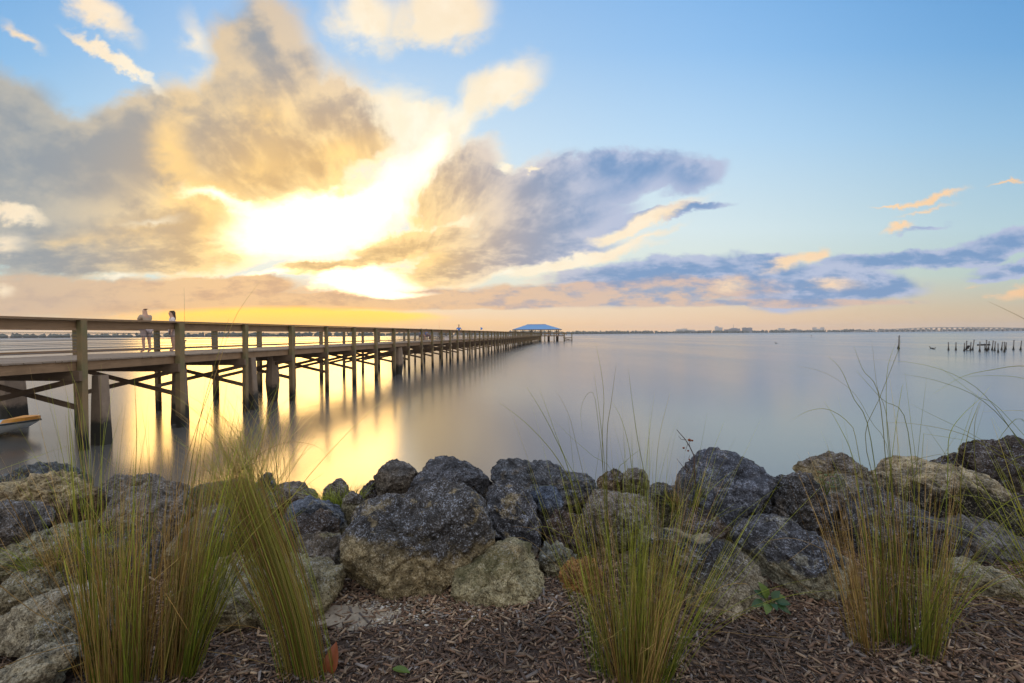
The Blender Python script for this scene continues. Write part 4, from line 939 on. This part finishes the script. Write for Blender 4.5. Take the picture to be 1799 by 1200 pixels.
# ------------------------------------------------------------------ mulch, shells
def scatter_mulch():
    n = 52000
    x = rng.uniform(-2.6, 3.0, n); y = 1.62+rng.power(1.0, n)*1.25
    keep = (x < y*1.15+.1) & (x > -y*1.15-.1); x, y = x[keep], y[keep]; n = len(x)
    sp = on_z(640, 1083, 1.7); dd = np.hypot((x-sp.x)/.30, (y-sp.y)/.10); keep = (dd > 1.0) | (rng.random(n) < .32); x, y = x[keep], y[keep]; n = len(x)
    lng = rng.random(n) < .03; z = np.array([bank_z(a, b) for a, b in zip(x, y)])+rng.uniform(.002, .020, n)
    L = rng.lognormal(math.log(.0115), .62, n); L = np.clip(L, .004, .06); W = L*rng.uniform(.07, .34, n)+.0006; W = np.minimum(W, rng.uniform(.002, .008, n)); T = W*rng.uniform(0.25, .6, n)
    L = np.where(lng, L*3+.02, L); W = np.where(lng, .0014, W)
    T = np.minimum(T, W); a = rng.uniform(0, 2*np.pi, n); p = np.where(lng, rng.normal(0, .08, n), rng.normal(0, .30, n))
    d = np.stack([np.cos(a)*np.cos(p), np.sin(a)*np.cos(p), np.sin(p)], 1); s_ = np.stack([-np.sin(a), np.cos(a), rng.normal(0, .3, n)], 1); s_ /= np.linalg.norm(s_, axis=1, keepdims=True); u_ = np.cross(d, s_)
    c = np.stack([x, y, z], 1); V_ = []
    for (i, j, k, tp) in ((-1,-1,-1,.6),(1,-1,-1,.5),(1,1,-1,.5),(-1,1,-1,.8),(-1,-1,1,.6),(1,-1,1,.4),(1,1,1,.5),(-1,1,1,.7)):
        V_.append(c+d*(i*L*(1 if j > 0 else .86))[:, None]+s_*(j*W*tp*1.4)[:, None]+u_*(k*T)[:, None])
    V_ = np.stack(V_, 1).reshape(-1, 3); q = np.array([(0,3,2,1),(4,5,6,7),(0,1,5,4),(1,2,6,5),(2,3,7,6),(3,0,4,7)]); F_ = (q[None]+np.arange(n)[:, None, None]*8).reshape(-1, 4)
    t = rng.random(n)**1.6; h = rng.random(n)
    patch = np.array([mnoise.noise((a*1.7, b*2.3, 5.0)) for a, b in zip(x, y)]); c1, c2, c3 = np.array([.060, .034, .020]), np.array([.24, .140, .080]), np.array([.38, .27, .17])
    col = c1+(c2-c1)*t[:, None]; col = np.where((h < .22)[:, None], c3*(.5+.7*t[:, None]), col); col = np.where((h > .90)[:, None], np.array([.20, .17, .15])*(.5+t[:, None]), col); col = col*(1+.75*np.clip(patch, -.6, .6))[:, None]; col = np.repeat(col, 8, 0)
    m, g, b, out = new_mat('bark_chips'); at_ = g.new('ShaderNodeAttribute'); at_.attribute_name = 'tint'; nn = g.noise(worldco(g), 180, 3, .6)
    g.put(b.inputs['Base Color'], g.mix(nn*.6, V(g, at_.outputs['Color']), (.03, .02, .016))); b.inputs['Roughness'].default_value = .85
    o = mesh_obj('mulch', V_, F_, m, attr=col); tag(o, 'reddish brown shredded bark mulch covering the ground in front of the boulders', 'mulch', kind='stuff')
    # sand, grit and shell bits at the foot of the boulders
    n = 2600; x = rng.normal(-.45, .55, n); y = rng.normal(2.28, .08, n); k = int(n*.35); x[:k] = rng.normal(sp.x, .16, k); y[:k] = rng.normal(sp.y, .05, k)
    z = np.array([bank_z(a, b) for a, b in zip(x, y)])+.008; V0, F0 = icosphere(1); vv = []; ff = []; cc = []
    for i in range(n):
        s_ = random.choice((.002, .003, .004, .006))*random.uniform(.7, 1.5); j = 1+rng.uniform(-.3, .3, (len(V0), 1)); vv.append(V0*j*np.array([s_*1.3, s_, s_*.6])+[x[i], y[i], z[i]]); ff.append(F0+i*len(V0))
        cc.append(np.tile(np.array(random.choice(((.34, .29, .20), (.42, .40, .36), (.26, .21, .15), (.22, .2, .17), (.18, .14, .10)))), (len(V0), 1)))
    m2, g2, b2, out2 = new_mat('shell_grit'); a2 = g2.new('ShaderNodeAttribute'); a2.attribute_name = 'tint'; g2.put(b2.inputs['Base Color'], V(g2, a2.outputs['Color'])); b2.inputs['Roughness'].default_value = .7
    tag(mesh_obj('shell_grit', np.vstack(vv), np.vstack(ff), m2, attr=np.vstack(cc)), 'pale sand grit and shell crumbs at the foot of the largest boulder', 'grit', kind='stuff')
scatter_mulch()
sp = on_z(640, 1083, 1.7)
gv = [(0, 0, .012)]; gf = []
for k in range(24):
    a = 2*math.pi*k/24; r1 = 1+.25*math.sin(3*a+1)+.15*math.sin(7*a)
    gv.append((math.cos(a)*.27*r1, math.sin(a)*.085*r1, .004))
for k in range(24): gf.append((0, 1+k, 1+(k+1) % 24))
o = mesh_obj('sand_patch', gv, gf, plain('pale_sand', (.20, .165, .12), .95, .55, 60), smooth=True); o.location = (sp.x, sp.y, bank_z(sp.x, sp.y)+.004); tag(o, kind='structure')

# ------------------------------------------------------------------ grasses
def blade_mat(name, trans=.45):
    m = bpy.data.materials.new(name); m.use_nodes = True; nt = m.node_tree; nt.nodes.clear(); g = G(nt); out = g.new('ShaderNodeOutputMaterial')
    a = g.new('ShaderNodeAttribute'); a.attribute_name = 'tint'; col = V(g, a.outputs['Color'])
    d = g.new('ShaderNodeBsdfPrincipled'); g.put(d.inputs['Base Color'], col); d.inputs['Roughness'].default_value = .55; d.inputs['Specular IOR Level'].default_value = .3
    t = g.new('ShaderNodeBsdfTranslucent'); g.put(t.inputs[0], g.vm('SCALE', col, sc=1.5)); mx = g.new('ShaderNodeMixShader'); mx.inputs[0].default_value = trans
    nt.links.new(d.outputs[0], mx.inputs[1]); nt.links.new(t.outputs[0], mx.inputs[2]); nt.links.new(mx.outputs[0], out.inputs[0]); return m
M['blade'] = blade_mat('grass_blade'); M['stem'] = blade_mat('dry_stem', .3)
GR1, GR2 = np.array([.15, .21, .02]), np.array([.42, .46, .08]); DR1, DR2 = np.array([.26, .16, .045]), np.array([.62, .45, .18])
def resample(pts, n):
    """smooth curve through control points"""
    P = np.array(pts, float); m = len(P); t = np.linspace(0, m-1, n); i = np.clip(t.astype(int), 0, m-2); f = (t-i)[:, None]
    p0 = P[np.clip(i-1, 0, m-1)]; p1 = P[i]; p2 = P[i+1]; p3 = P[np.clip(i+2, 0, m-1)]
    return .5*((2*p1)+(-p0+p2)*f+(2*p0-5*p1+4*p2-p3)*f**2+(-p0+3*p1-3*p2+p3)*f**3)
def blades_mesh(name, paths, parent, mat):
    """paths: list of (Nx3 array, radius, colour0, colour1)"""
    vv = []; ff = []; cc = []; n = 0
    for (P, r, ca, cb) in paths:
        m = len(P); T = np.gradient(P, axis=0); T /= np.linalg.norm(T, axis=1, keepdims=True)+1e-9
        ref = np.array([math.cos(n), math.sin(n), .13]); X = np.cross(T, ref); X /= np.linalg.norm(X, axis=1, keepdims=True)+1e-9; Yv = np.cross(T, X)
        tt = np.linspace(0, 1, m); w = r*np.clip((1-tt)**.55, .12, 1)*(1-.25*(tt < .05))
        ring = [P+(X*math.cos(q)+Yv*math.sin(q)*.55)*w[:, None] for q in (0, 2.1, 4.2)]
        V_ = np.stack(ring, 1).reshape(-1, 3); vv.append(V_); col = ca+(cb-ca)*tt[:, None]; cc.append(np.repeat(col, 3, 0))
        i = np.arange(m-1)[:, None]*3
        for k in range(3): l = (k+1) % 3; ff.append(np.concatenate([i+k, i+l, i+3+l, i+3+k], 1)+n)
        n += m*3
    return mesh_obj(name, np.vstack(vv), np.vstack(ff), mat, parent, smooth=True, attr=np.vstack(cc))
def px_path(pts, Y0, Y1=None, n=16):
    Y1 = Y0 if Y1 is None else Y1; m = len(pts)
    return resample([tuple(at(x, y, Y0+(Y1-Y0)*i/(m-1))) for i, (x, y) in enumerate(pts)], n)
def grow(base, n, rad, hs, lean, fan, droop, cols, r0, ell=.7, seg=12, kink=.0, twist=None):
    """n stems from an elliptical tussock at base; hs = (lo, hi, power)"""
    out = []; K = max(3, n//26); cen = []
    for i in range(K):
        a = rng.uniform(0, 2*np.pi); q = math.sqrt(rng.random())*.92; cen.append((math.cos(a)*q, math.sin(a)*q*ell, rng.normal(0, fan*.35), rng.normal(0, fan*.3), rng.uniform(.72, 1.08)))
    for i in range(n):
        ck = cen[rng.integers(K)]; ox, oy = ck[0]+rng.normal(0, .14), ck[1]+rng.normal(0, .14); a = rng.uniform(0, 6.28)
        b = np.array([base[0]+ox*rad, base[1]+oy*rad, bank_z(base[0]+ox*rad, base[1]+oy*rad)-.01])
        if base[2] > 1.72: b[2] = base[2]-.02
        H = (hs[0]+(hs[1]-hs[0])*rng.random()**hs[2])*ck[4]
        dirx = lean[0]+ck[2]+ox*fan*(.6+.8*rng.random())+rng.normal(0, fan*.33); diry = lean[1]+ck[3]+oy*fan+rng.normal(0, fan*.3)
        cur = np.array([dirx*1.0+rng.normal(0, .5), diry+rng.normal(0, .5)]); dr = abs(rng.normal(0, 1))*droop
        t = np.linspace(0, 1, seg)[:, None]; P = b+t*H*np.array([dirx, diry, 1.0])
        P[:, 0:2] += (t**2.2)*cur[None]*dr*H; P[:, 2:3] -= (t**2.6)*dr*H*.55
        P[:, 0] += np.sin(t[:, 0]*5+a)*.006*H; P[:, 1] += np.cos(t[:, 0]*4+a)*.006*H
        if rng.random() < .10:                              # snapped blades: the tip hangs over
            kk = int(seg*rng.uniform(.45, .8)); pv = P[kk].copy(); aa = rng.uniform(0, 6.28); sc_ = rng.uniform(.5, .9); dn = np.array([math.cos(aa), math.sin(aa)*.6, rng.uniform(-1.0, -.1)])
            ln = np.linalg.norm(P[kk:]-pv, axis=1)[:, None]*sc_; P[kk:] = pv+dn/np.linalg.norm(dn)*ln
        c = cols[rng.integers(len(cols))]; k = rng.uniform(.5, 1.3)
        out.append((P, r0*rng.uniform(.6, 1.25), c[0]*k, c[1]*k))
    return out
GG = [(GR1*.7, GR2), (GR1, GR2*1.1), (DR1*.6+GR1*.3, GR2), (GR1*.8, DR2*.5+GR2*.5)]
DD = [(DR1, DR2), (DR1*.8, DR1*1.5), (DR1, DR2*.8), (DR1*.5+GR1*.5, DR2)]
def clump(px, py, label, dry, green, extra_d=(), extra_g=(), z=None, Y=None, name='grass_clump', cat='grass clump', group=None):
    b = on_z(px, py, 1.7) if Y is None else at(px, py, Y); e = empty(name, b)
    mi = Matrix.Translation(-b)
    def shift(L): return [(P-np.array(b), r, a, c) for (P, r, a, c) in L]
    if dry or extra_d: blades_mesh('dry_stems', shift(dry(b) if dry else []) + shift(list(extra_d)), e, M['stem'])
    if green or extra_g: blades_mesh('green_blades', shift(green(b) if green else []) + shift(list(extra_g)), e, M['blade'])
    tag(e, label, cat, group); return e
def sp_g(lst, Y0, Y1=None, r=.0022, cols=None, n=18):
    out = []
    for i, p in enumerate(lst):
        c = (cols or GG)[i % len(cols or GG)]; k = rng.uniform(.55, 1.0); out.append((px_path(p, Y0, Y1, n), r*rng.uniform(.8, 1.2), c[0]*k, c[1]*k))
    return out
# A: the big brown clump at the left
clump(245, 1192, 'big wide brown clump of dry reedy grass at the left', 
    lambda b: grow(b, 430, .185, (.40, .98, .9), (.02, .05), .12, .07, DD, .0018)+grow(b, 90, .19, (.85, 1.35, 1.2), (.10, .05), .22, .16, DD, .0014),
    lambda b: grow(b, 85, .20, (.5, 1.15, 1.0), (.05, .05), .14, .14, GG, .0018)+grow((b.x-.13, b.y, b.z), 60, .07, (.7, 1.28, .9), (.0, .0), .14, .14, GG, .0024)+grow((b.x+.12, b.y, b.z), 80, .08, (.8, 1.34, .8), (.17, .0), .14, .14, GG, .0024),
    extra_d=sp_g([[(250,1180),(280,1000),(330,800),(378,660),(412,560),(458,493)], [(290,1190),(310,1120),(350,1104),(430,1099),(480,1118),(520,1160),(545,1210)], [(180,1112),(300,1136),(400,1150),(500,1176),(560,1215)],
                  [(200,1195),(300,1160),(380,1118),(455,1060)], [(-10,1178),(60,1150),(150,1131),(240,1150)], [(10,868),(60,960),(120,1060),(180,1150)], [(-10,1020),(60,1075),(130,1110),(210,1180)],
                  [(0,1195),(120,1175),(230,1120),(330,1080),(420,1030)]], 1.86, 1.84, .0022, DD),
    extra_g=sp_g([[(320,1180),(330,1000),(345,820),(375,700),(400,640)], [(150,1190),(150,1000),(160,820),(140,700),(118,640)], [(210,1190),(230,950),(240,780),(236,660)], [(300,1190),(325,900),(350,740),(390,600),(402,560)], [(330,990),(400,1020),(450,1070),(505,1130)]], 1.86, 1.9, .0026))
# B: the leaning sheaf
def sheaf(b):
    out = []
    for i in range(250):
        s_ = rng.normal(0, 1); t_ = rng.normal(0, 1); top = rng.random()
        xt = (14+16*top)
        pts = [(545+s_*20, 1218), (517+s_*22, 1090), (484+s_*24, 985), (446+s_*23, 880), (420+s_*xt, 800), (402+s_*(xt+10), 725)]
        Yb = 1.83+t_*.03; P = px_path(pts, Yb, Yb+.05+rng.normal(0, .03), 40); P = P[:int(40*(1-.62*rng.random()**1.25))]; P = P[::2] if len(P) > 20 else P
        g_ = rng.random() < .62; c = (GG if g_ else DD)[rng.integers(4)]; k = rng.uniform(.6, 1.2); out.append((P, .0019*rng.uniform(.5, 1.3), c[0]*k, c[1]*k, g_))
    for i in range(150):        # loose hairs
        s_ = rng.normal(0, 1); x = 440+s_*30; y = 800+rng.random()*160; dx_ = rng.normal(0, 28)-14
        P = px_path([(500+s_*20, y+170), (x+8, y+60), (x, y), (x+dx_, y-70), (x+dx_*2.1, y-120)], 1.84, 1.9, 12); c = DD[i % 4] if i % 3 else GG[i % 4]; out.append((P, .0014, c[0], c[1], i % 3 == 0))
    return out
sh_ = sheaf(None)
clump(548, 1205, 'tight green sheaf of grass leaning to the left', None, None, extra_d=[x[:4] for x in sh_ if not x[4]]+sp_g([[(455,905),(480,850),(500,780),(540,800),(560,795)][:3], [(420,830),(452,800),(505,777),(560,786),(585,820)], [(415,832),(450,812),(490,803)], [(498,803),(503,840),(508,875)]], 1.85, 1.85, .0013, DD), extra_g=[x[:4] for x in sh_ if x[4]])
# C: middle clump
clump(1110, 1205, 'tall green clump of grass in the middle foreground',
    lambda b: grow(b, 160, .125, (.32, .85, 1.0), (.0, .04), .20, .12, DD, .0016)+grow((b.x+.05, b.y, b.z), 40, .09, (.45, .75, 1.0), (.22, .0), .2, .18, DD, .0016),
    lambda b: grow(b, 210, .13, (.36, 1.1, 1.3), (.0, .05), .20, .12, GG, .0017)+grow(b, 45, .12, (.9, 1.25, 1.0), (.0, .04), .24, .16, GG, .0013)+grow((b.x+.04, b.y, b.z), 45, .09, (.55, .8, 1.0), (.22, .0), .2, .2, GG, .0018),
    extra_g=sp_g([[(1090,1200),(1075,1040),(1066,880),(1060,790),(1052,715),(1043,652)], [(1095,1200),(1080,1040),(1064,880),(1056,790),(1050,735),(1044,694),(1034,690),(1023,708),(1020,735),(1026,768)],
                  [(1080,1200),(1070,1000),(1058,800),(1061,700),(1054,640),(1046,603)], [(1085,1200),(1070,1000),(1066,780),(1074,705),(1083,638)], [(1130,1200),(1128,1000),(1112,840),(1104,780),(1090,732),(1075,706)],
                  [(1140,1200),(1145,1000),(1134,850),(1120,770),(1110,700),(1104,648)], [(1120,1200),(1130,1000),(1132,860),(1141,760),(1150,690)], [(1140,1200),(1150,980),(1152,840),(1158,770),(1169,720),(1178,688)],
                  [(1075,1200),(1040,1000),(1000,830),(975,768),(950,720),(925,680)], [(1080,1200),(1050,1000),(1020,860),(990,798),(965,730),(948,684)], [(1070,1200),(1050,1000),(1012,870),(985,815),(955,775),(918,738),(878,708)],
                  [(1085,1200),(1060,1000),(1010,770),(996,722),(978,688)], [(1120,1200),(1110,1000),(1080,838),(1040,800),(1000,765),(972,735)], [(1100,1200),(1095,1000),(1085,840),(1100,810),(1127,788)],
                  [(1100,1200),(1040,980),(985,938),(955,925),(925,935)], [(1100,1200),(1045,1000),(1000,905),(1030,882),(1055,890)], [(1160,1200),(1185,1020),(1215,950),(1270,905),(1310,890)], [(1150,1200),(1180,1000),(1230,930),(1290,885)]], 1.84, 1.9, .0022),
    extra_d=sp_g([[(1150,1180),(1170,1095),(1215,1062),(1270,1030),(1308,1025),(1319,1034)], [(1160,1180),(1185,1070),(1240,1068),(1310,1082),(1365,1110),(1390,1125)], [(1150,1200),(1175,1120),(1210,1106),(1290,1112),(1380,1120),(1430,1114)], [(1145,1200),(1160,1170),(1215,1130),(1260,1150)],
                  [(1130,1200),(1148,1000),(1148,930),(1120,890),(1095,872)], [(1105,1200),(1010,1000),(980,960),(940,930),(900,925)], [(1100,1200),(1040,1060),(985,1000),(930,950),(905,945)]], 1.84, 1.95, .0018, DD))
# D: right clump
clump(1576, 1142, 'upright yellow-green clump of cut grass at the right',
    lambda b: grow(b, 190, .15, (.36, .92, .8), (-.01, .04), .13, .06, DD, .0017),
    lambda b: grow(b, 110, .15, (.25, .78, 1.2), (.0, .04), .2, .13, GG, .0019)+grow(b, 30, .10, (.8, 1.2, 1.0), (-.04, .02), .22, .18, GG, .0019),
    extra_g=sp_g([[(1580,1140),(1575,1000),(1566,840),(1558,740),(1559,650),(1575,600)], [(1540,1140),(1520,950),(1500,812),(1475,750),(1448,705)], [(1545,1140),(1530,950),(1505,778),(1490,742),(1455,719),(1420,722),(1393,737)],
                  [(1580,1140),(1570,950),(1560,792),(1530,740),(1500,690),(1450,655),(1400,643)], [(1600,1140),(1610,950),(1592,742),(1550,702),(1505,652)], [(1550,1140),(1545,900),(1525,748),(1500,700),(1478,650),(1455,626)],
                  [(1560,1140),(1560,900),(1545,700),(1516,650),(1500,608)], [(1570,1140),(1570,900),(1558,735),(1541,680),(1532,598)], [(1610,1140),(1618,950),(1610,820),(1600,740),(1590,655)], [(1570,1140),(1560,900),(1570,780),(1583,690),(1587,675)],
                  [(1555,1140),(1545,900),(1520,770),(1545,700),(1580,610),(1577,592)], [(1590,1140),(1590,900),(1600,820),(1640,800),(1700,795)]], 2.02, 2.08, .0022),
    extra_d=sp_g([[(1540,1130),(1505,1030),(1465,980),(1430,958),(1385,945),(1330,955)], [(1560,1130),(1500,1080),(1440,1050),(1400,1020),(1350,985)], [(1545,1140),(1560,1040),(1600,1025),(1650,1060),(1665,1140),(1690,1200)], [(1610,1140),(1590,1095),(1590,1100),(1560,1110),(1600,1200)][:2]], 2.0, 2.0, .0019, DD))
# E: clump outside the right edge, its long blades arching in
b_ = on_z(1905, 1120, 1.7)
clump(1905, 1120, 'long arching green blades reaching in from the right edge',
    lambda b: grow(b, 120, .16, (.3, .7, 1.0), (-.05, .0), .3, .3, DD, .0022),
    lambda b: grow(b, 60, .16, (.5, 1.1, 1.0), (-.15, .0), .35, .3, GG, .0022),
    extra_g=sp_g([[(1900,1100),(1880,900),(1800,790),(1740,705),(1690,665),(1620,640),(1535,631)], [(1900,1100),(1870,870),(1760,722),(1720,698),(1680,668),(1640,636)], [(1900,1100),(1880,920),(1799,825),(1720,770),(1640,730),(1600,710)],
                  [(1900,1100),(1880,930),(1800,832),(1740,790),(1690,762),(1610,745),(1550,742)], [(1900,1100),(1870,900),(1790,772),(1724,702),(1650,670),(1585,657)], [(1910,1100),(1900,800),(1850,690),(1799,665),(1740,660),(1680,663)],
                  [(1910,1100),(1900,760),(1850,660),(1799,643),(1740,650),(1690,662),(1640,692)], [(1910,1100),(1900,850),(1850,740),(1799,722),(1725,723)], [(1900,1100),(1860,860),(1800,740),(1763,760),(1750,790)],
                  [(1900,1100),(1860,900),(1799,870),(1740,905),(1690,950)], [(1900,1100),(1850,960),(1799,900),(1700,870),(1650,880)], [(1900,1100),(1850,1000),(1799,950),(1710,905)], [(1905,1100),(1880,950),(1840,840),(1800,800),(1755,830)],
                  [(1660,960),(1665,830),(1668,765),(1690,730),(1722,700),(1740,678)], [(1690,960),(1688,850),(1700,765),(1715,722),(1724,702)], [(1720,880),(1712,800),(1713,740),(1725,705)]], 2.05, 2.15, .0023),
    extra_d=sp_g([[(1900,600),(1850,590),(1799,560),(1735,529)], [(1625,1060),(1720,1035),(1799,1012),(1880,1000)], [(1620,1050),(1700,1045),(1799,1062),(1880,1080)], [(1640,1085),(1740,1060),(1799,1100),(1880,1110)], [(1625,1045),(1720,1052),(1850,1028)],
                  [(1660,1010),(1700,1040),(1760,1010),(1799,985),(1850,960)], [(1630,1100),(1700,1150),(1800,1190)], [(1640,1120),(1740,1090),(1850,1110)], [(1660,1160),(1740,1130),(1850,1150)], [(1680,1190),(1700,1120),(1780,1100),(1880,1130)], [(1650,1080),(1720,1100),(1820,1140)]], 2.08, 2.1, .002, DD))
# F: fine yellow grass on the left rocks, G: green tuft, H: few sprigs
clump(110, 1000, 'fine soft yellow grass between the rocks at the left', lambda b: grow(b, 260, .13, (.12, .36, 1.0), (.10, .0), .5, .5, DD, .0014, seg=8), lambda b: grow(b, 150, .13, (.15, .40, 1.0), (.30, .0), .5, .4, GG, .0015, seg=8), Y=2.50)
clump(606, 890, 'short bright green grass tuft on the crest left of the furrowed boulder', None, lambda b: grow(b, 420, .15, (.05, .20, 1.4), (.0, .0), .55, .4, [(GR1*.8, GR2*1.1), (GR1, GR2)], .0021, seg=7), Y=3.22)
clump(20, 858, 'few thin sprigs on the left crest boulder', lambda b: grow(b, 22, .10, (.08, .22, 1.0), (.1, .0), .5, .4, DD, .0013, seg=7), lambda b: grow(b, 20, .10, (.08, .2, 1.0), (.0, .0), .5, .4, GG, .0014, seg=7), Y=3.15)
clump(1195, 884, 'thin scattered grass at the foot of the tall sloping boulder', lambda b: grow(b, 30, .12, (.1, .3, 1.0), (.0, .0), .3, .3, DD, .0013, seg=7), lambda b: grow(b, 60, .12, (.1, .34, 1.0), (.02, .0), .3, .3, GG, .0015, seg=7), Y=2.98)
clump(395, 880, 'thin wiry grass standing on the crest between the left clumps', lambda b: grow(b, 70, .14, (.10, .34, 1.0), (.12, .0), .25, .15, DD, .0013, seg=7), lambda b: grow(b, 70, .14, (.15, .38, 1.0), (.15, .0), .3, .2, GG, .0014, seg=7), Y=2.95)

# broad-leaved seedling, weed, twiggy stalk, fallen leaves
def leaf_mat(name, c): 
    m = blade_mat(name, .35); nt = m.node_tree
    for n in list(nt.nodes):
        if n.type == 'ATTRIBUTE': nt.nodes.remove(n)
    for n in nt.nodes:
        if n.type == 'BSDF_PRINCIPLED': n.inputs['Base Color'].default_value = (*c, 1); n.inputs['Roughness'].default_value = .35
        if n.type == 'BSDF_TRANSLUCENT':
            for l in list(nt.links):
                if l.to_node == n: nt.links.remove(l)
            n.inputs[0].default_value = (c[0]*1.4, c[1]*1.4, c[2], 1)
    return m
M['leaf'] = leaf_mat('broad_leaf', (.035, .075, .028)); M['leaf2'] = leaf_mat('yellow_leaf', (.09, .135, .025)); M['deadleaf'] = leaf_mat('dead_leaf', (.20, .06, .025)); M['twig'] = plain('dry_twig', (.05, .03, .025), .8)
def leaf(p, d, L, W, mat, parent, name='leaf', up=(0, 0, 1), curl=.25):
    d = Vector(d).normalized(); s_ = d.cross(Vector(up)).normalized(); u_ = s_.cross(d); v = []; f = []; N = 8
    for i in range(N+1):
        t = i/N; w = W*math.sin(math.pi*min(1, t**.8))**.75 if 0 < t < 1 else .0008; c = Vector(p)+d*(t*L)-u_*(curl*L*t*t)
        for q in (-1, -.5, 0, .5, 1): v.append(tuple(c+s_*q*w+u_*abs(q)*w*.25))
        if i:
            n = len(v)-10
            for k in range(4): f.append((n+k, n+k+1, n+6+k, n+5+k))
    return mesh_obj(name, v, f, mat, parent, smooth=True)
b = on_z(1350, 1080, 1.7); e = empty('seedling', b)
mb = MB(); mb.tube([(0, 0, -.02), (.005, 0, .05), (0, .01, .09)], [.004, .003, .002], 6); mb.build('stem', M['twig'], e)
for (dx_, dy_, dz_, L, m_) in ((-.8,-.3,.25,.075,'leaf'), (-.35,-.6,.15,.07,'leaf2'), (.9,-.2,.3,.08,'leaf'), (.8,-.5,.0,.075,'leaf'), (-.25,-.1,1.0,.085,'leaf2'), (-.5,.1,.7,.06,'leaf'), (.5,-.1,.8,.06,'leaf'), (1,.2,.45,.085,'leaf2'), (.0,-.8,.35,.055,'leaf')):
    sp_ = Vector((dx_, dy_, dz_+.3)).normalized()*.035; tb = MB(); tb.tube([(0, 0, .02+.3*L), sp_+Vector((0, 0, .045))], [.0018, .0014], 5); tb.build('leaf_stalk', M['leaf2'], e)
    leaf(sp_+Vector((0, 0, .045)), (dx_, dy_, dz_-.1), L*.8, L*.27, M[m_], e, up=(dx_*.3, -.5, 1), curl=.45)
tag(e, 'small seedling with rounded green leaves at the foot of the two-tone boulder', 'plant')
b = at(1452, 862, 3.0); e = empty('weed', b)
mb = MB()
for k in range(7): mb.tube([(0, 0, -.03), (.03*math.cos(k*2.1), .02*math.sin(k*1.7), .03+.008*k), (.05*math.cos(k*2.1), .03*math.sin(k), .05+.012*k)], [.002, .0015, .001], 5)
mb.build('stem', M['leaf2'], e)
for k in range(16): a = k*2.4; leaf((.035*math.cos(a), .02*math.sin(a), .02+.006*k), (math.cos(a), math.sin(a), .4), .03, .008, M['leaf2'], e)
tag(e, 'small yellow-green leafy weed growing between two crest boulders at the right', 'plant')
e = empty('twiggy_stalk', at(1222, 850, 3.0)); o_ = Vector(e.location); mb = MB()
def T_(pts, r0, r1): P = [at(x, y, 3.0)-o_ for x, y in pts]; mb.tube(P, list(np.linspace(r0, r1, len(P))), 5)
T_([(1222,855),(1220,818),(1219,800),(1212,785),(1204,772),(1195,762),(1189,755)], .0045, .0018); T_([(1219,800),(1222,797)], .002, .001); T_([(1205,773),(1197,772),(1192,766)], .002, .001); T_([(1212,832),(1200,820),(1189,806)], .0025, .001)
T_([(1236,805),(1240,795),(1243,790)], .002, .001); T_([(1208,780),(1206,788),(1204,792)], .0015, .001); T_([(1212,786),(1211,777),(1216,773)], .0016, .001); T_([(1212,812),(1210,805),(1212,800)], .0016, .001); mb.build('branch', M['twig'], e)
for (x, y, s_) in ((1211, 773, .011), (1216, 774, .008), (1201, 787, .008), (1209, 792, .007), (1211, 807, .006)):
    k = MB(); p = at(x, y, 3.0)-o_; k.ball(p, s_, 7, 5, (1, .7, .8)); k.build('seed_pod', M['deadleaf'], e)
tag(e, 'dead twiggy stalk with reddish seed pods left of the tall sloping boulder', 'dead stalk')
b = on_z(577, 1188, 1.7); e = leaf((0, 0, 0), (.15, .1, 1), .11, .028, M['deadleaf'], None, 'fallen_leaf', up=(0, -1, 0), curl=.3); e.location = b; tag(e, 'curled rusty brown dead leaf right of the leaning sheaf', 'leaf')
b = on_z(690, 1188, 1.7); e = leaf((0, 0, 0), (1, -.35, .1), .075, .018, M['leaf2'], None, 'fallen_leaf', curl=.1); e.location = b+Vector((0, 0, .03)); tag(e, 'fresh green leaf lying on the mulch at the bottom edge', 'leaf')
def shell(px, py, Y, s_, label):
    p = at(px, py, Y); mb = MB(); mb.ball((0, 0, 0), s_, 9, 6, (1, .35, .8)); o = mb.build('shell', M['shellw'], smooth=True); o.location = p; o.rotation_euler = (random.random(), random.random(), random.random()); tag(o, label, 'shell', 'white shells on the rocks')
M['shellw'] = plain('white_shell', (.55, .58, .62), .5, .1, 30)

# ------------------------------------------------------------------ haze over the water
def build_haze():
    mb = MB(); mb.box(-4600, 5600, -420, 5100, -3.5, 75)
    m = bpy.data.materials.new('haze_air'); m.use_nodes = True; nt = m.node_tree; nt.nodes.clear()
    out = nt.nodes.new('ShaderNodeOutputMaterial'); v = nt.nodes.new('ShaderNodeVolumePrincipled')
    v.inputs['Color'].default_value = (.86, .90, 1.0, 1); v.inputs['Density'].default_value = HAZE; v.inputs['Anisotropy'].default_value = .2
    nt.links.new(v.outputs[0], out.inputs['Volume']); o = mb.build('haze', m); tag(o, kind='stuff')
HAZE = .000095
build_haze()
